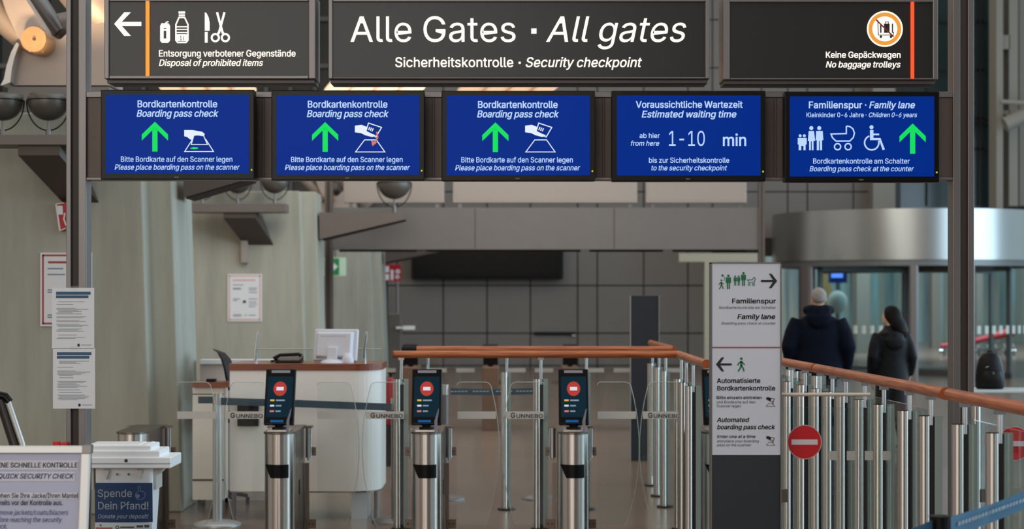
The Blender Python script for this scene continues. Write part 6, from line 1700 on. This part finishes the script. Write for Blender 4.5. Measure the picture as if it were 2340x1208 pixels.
    m.loft([ring(0, 0, .80, .17, .12), ring(0, 0, .9, .185, .132), ring(0, 0, 1.0, .175, .125)])
    for hip, kn, an in legs: m.tube([B(*hip), B(*kn), B(an[0], an[1], an[2] - .01)], [.108 * k, .082 * k, .066 * k], 16)
    obj('trousers', m, trouser, t, remesh=.016, smooth_it=4)
    for hip, kn, an in legs:
        m = MB().loft([(B(an[0], an[1] - .055, an[2] - .035), Vector((.03 * k, 0, 0)), Vector((0, 0, .045 * k))), (B(an[0], an[1], an[2] - .03), Vector((.045 * k, 0, 0)), Vector((0, 0, .052 * k))), (B(an[0], an[1] + .1, an[2] - .05), Vector((.047 * k, 0, 0)), Vector((0, 0, .036 * k))), (B(an[0], an[1] + .2, an[2] - .06), Vector((.03 * k, 0, 0)), Vector((0, 0, .022 * k)))], 16)
        obj('shoe', m, shoe_m, t)
    # coat
    m = MB()
    rows = [(hem, .215 * s, .155), (hem + .04, .22 * s, .16), (1.0, .212 * s, .15), (1.13, .198 * s, .145), (1.27, .215 * s, .152), (1.37, .215 * s, .14), (1.435, .165 * s, .115), (1.48, .10, .092), (1.52, .085, .085)]
    m.loft([ring(0, 0, z, rx, ry) for z, rx, ry in rows], 28)
    for sh, el, wr in arms:
        m.tube([B(sh[0] * .9, sh[1], sh[2] - .01), B((sh[0] + el[0]) / 2 * 1.0, (sh[1] + el[1]) / 2, (sh[2] + el[2]) / 2), B(*el), B((el[0] + wr[0]) / 2, (el[1] + wr[1]) / 2, (el[2] + wr[2]) / 2), B(wr[0], wr[1], wr[2] + .015)], [.082 * k * s, .080 * k * s, .074 * k * s, .065 * k, .052 * k], 16)
    cb = obj('coat', m, coat, t, remesh=.014, smooth_it=5)
    # hood lying on the shoulders
    m = MB()
    dz = -.11 if long_hair else 0.0
    m.tube([B(-.115, .05, 1.50 + dz), B(-.118, -.04, 1.52 + dz), B(-.07, -.10, 1.525 + dz), B(0, -.12, 1.51 + dz), B(.07, -.10, 1.525 + dz), B(.118, -.04, 1.52 + dz), B(.115, .05, 1.50 + dz)], [.03 * k, .048 * k, .055 * k, .06 * k, .055 * k, .048 * k, .03 * k], 14)
    m.loft([ring(0, -.13, 1.33 + dz, .05, .03), ring(0, -.13, 1.38 + dz, .11, .055), ring(0, -.12, 1.45 + dz, .135, .07), ring(0, -.095, 1.51 + dz, .12, .075), ring(0, -.06, 1.55 + dz, .10, .05)], 20)
    obj('hood', m, coat, t, remesh=.012, smooth_it=4)
    # hair
    m = MB()
    if not long_hair:
        m.loft([hring(-.035, -.05, .055, .045), hring(-.01, -.034, .074, .07), hring(.03, -.02, .0815, .088), hring(.07, -.016, .073, .085), hring(.102, -.012, .047, .058), hring(.121, -.01, .012, .014)], 24)
    else:
        m.loft([hring(-.27, -.15, .07, .045), hring(-.19, -.135, .125, .08), hring(-.09, -.085, .134, .105), hring(-.02, -.035, .118, .108), hring(.045, -.022, .102, .106), hring(.085, -.016, .078, .088), hring(.112, -.012, .05, .06), hring(.128, -.01, .012, .014)], 28)
        for a, l in ((-.085, -.22), (.098, -.26), (.06, -.28), (-.04, -.27)):
            m.tube([Hd(a, -.03, -.02), Hd(a * 1.15, -.06, -.12), Hd(a * 1.05, -.15, l)], [.03 * k, .04 * k, .016 * k], 10)
    obj('hair', m, hair_m, t, remesh=.009, smooth_it=2)
    return t


person(1870, 17.8, 1.73, 'person in dark navy hooded coat with grey hair walking away', navy_coat, grey_hair, False, -.12, 1.0, .82, 1.13)
person(2037, 18.6, 1.535, 'person in black hooded coat with long dark hair walking away', black_coat, dark_hair, True, .10, .8, .80, .93)

for o in bpy.data.objects: # crease-free shading for round parts
    if o.type == 'MESH': o.data.update()
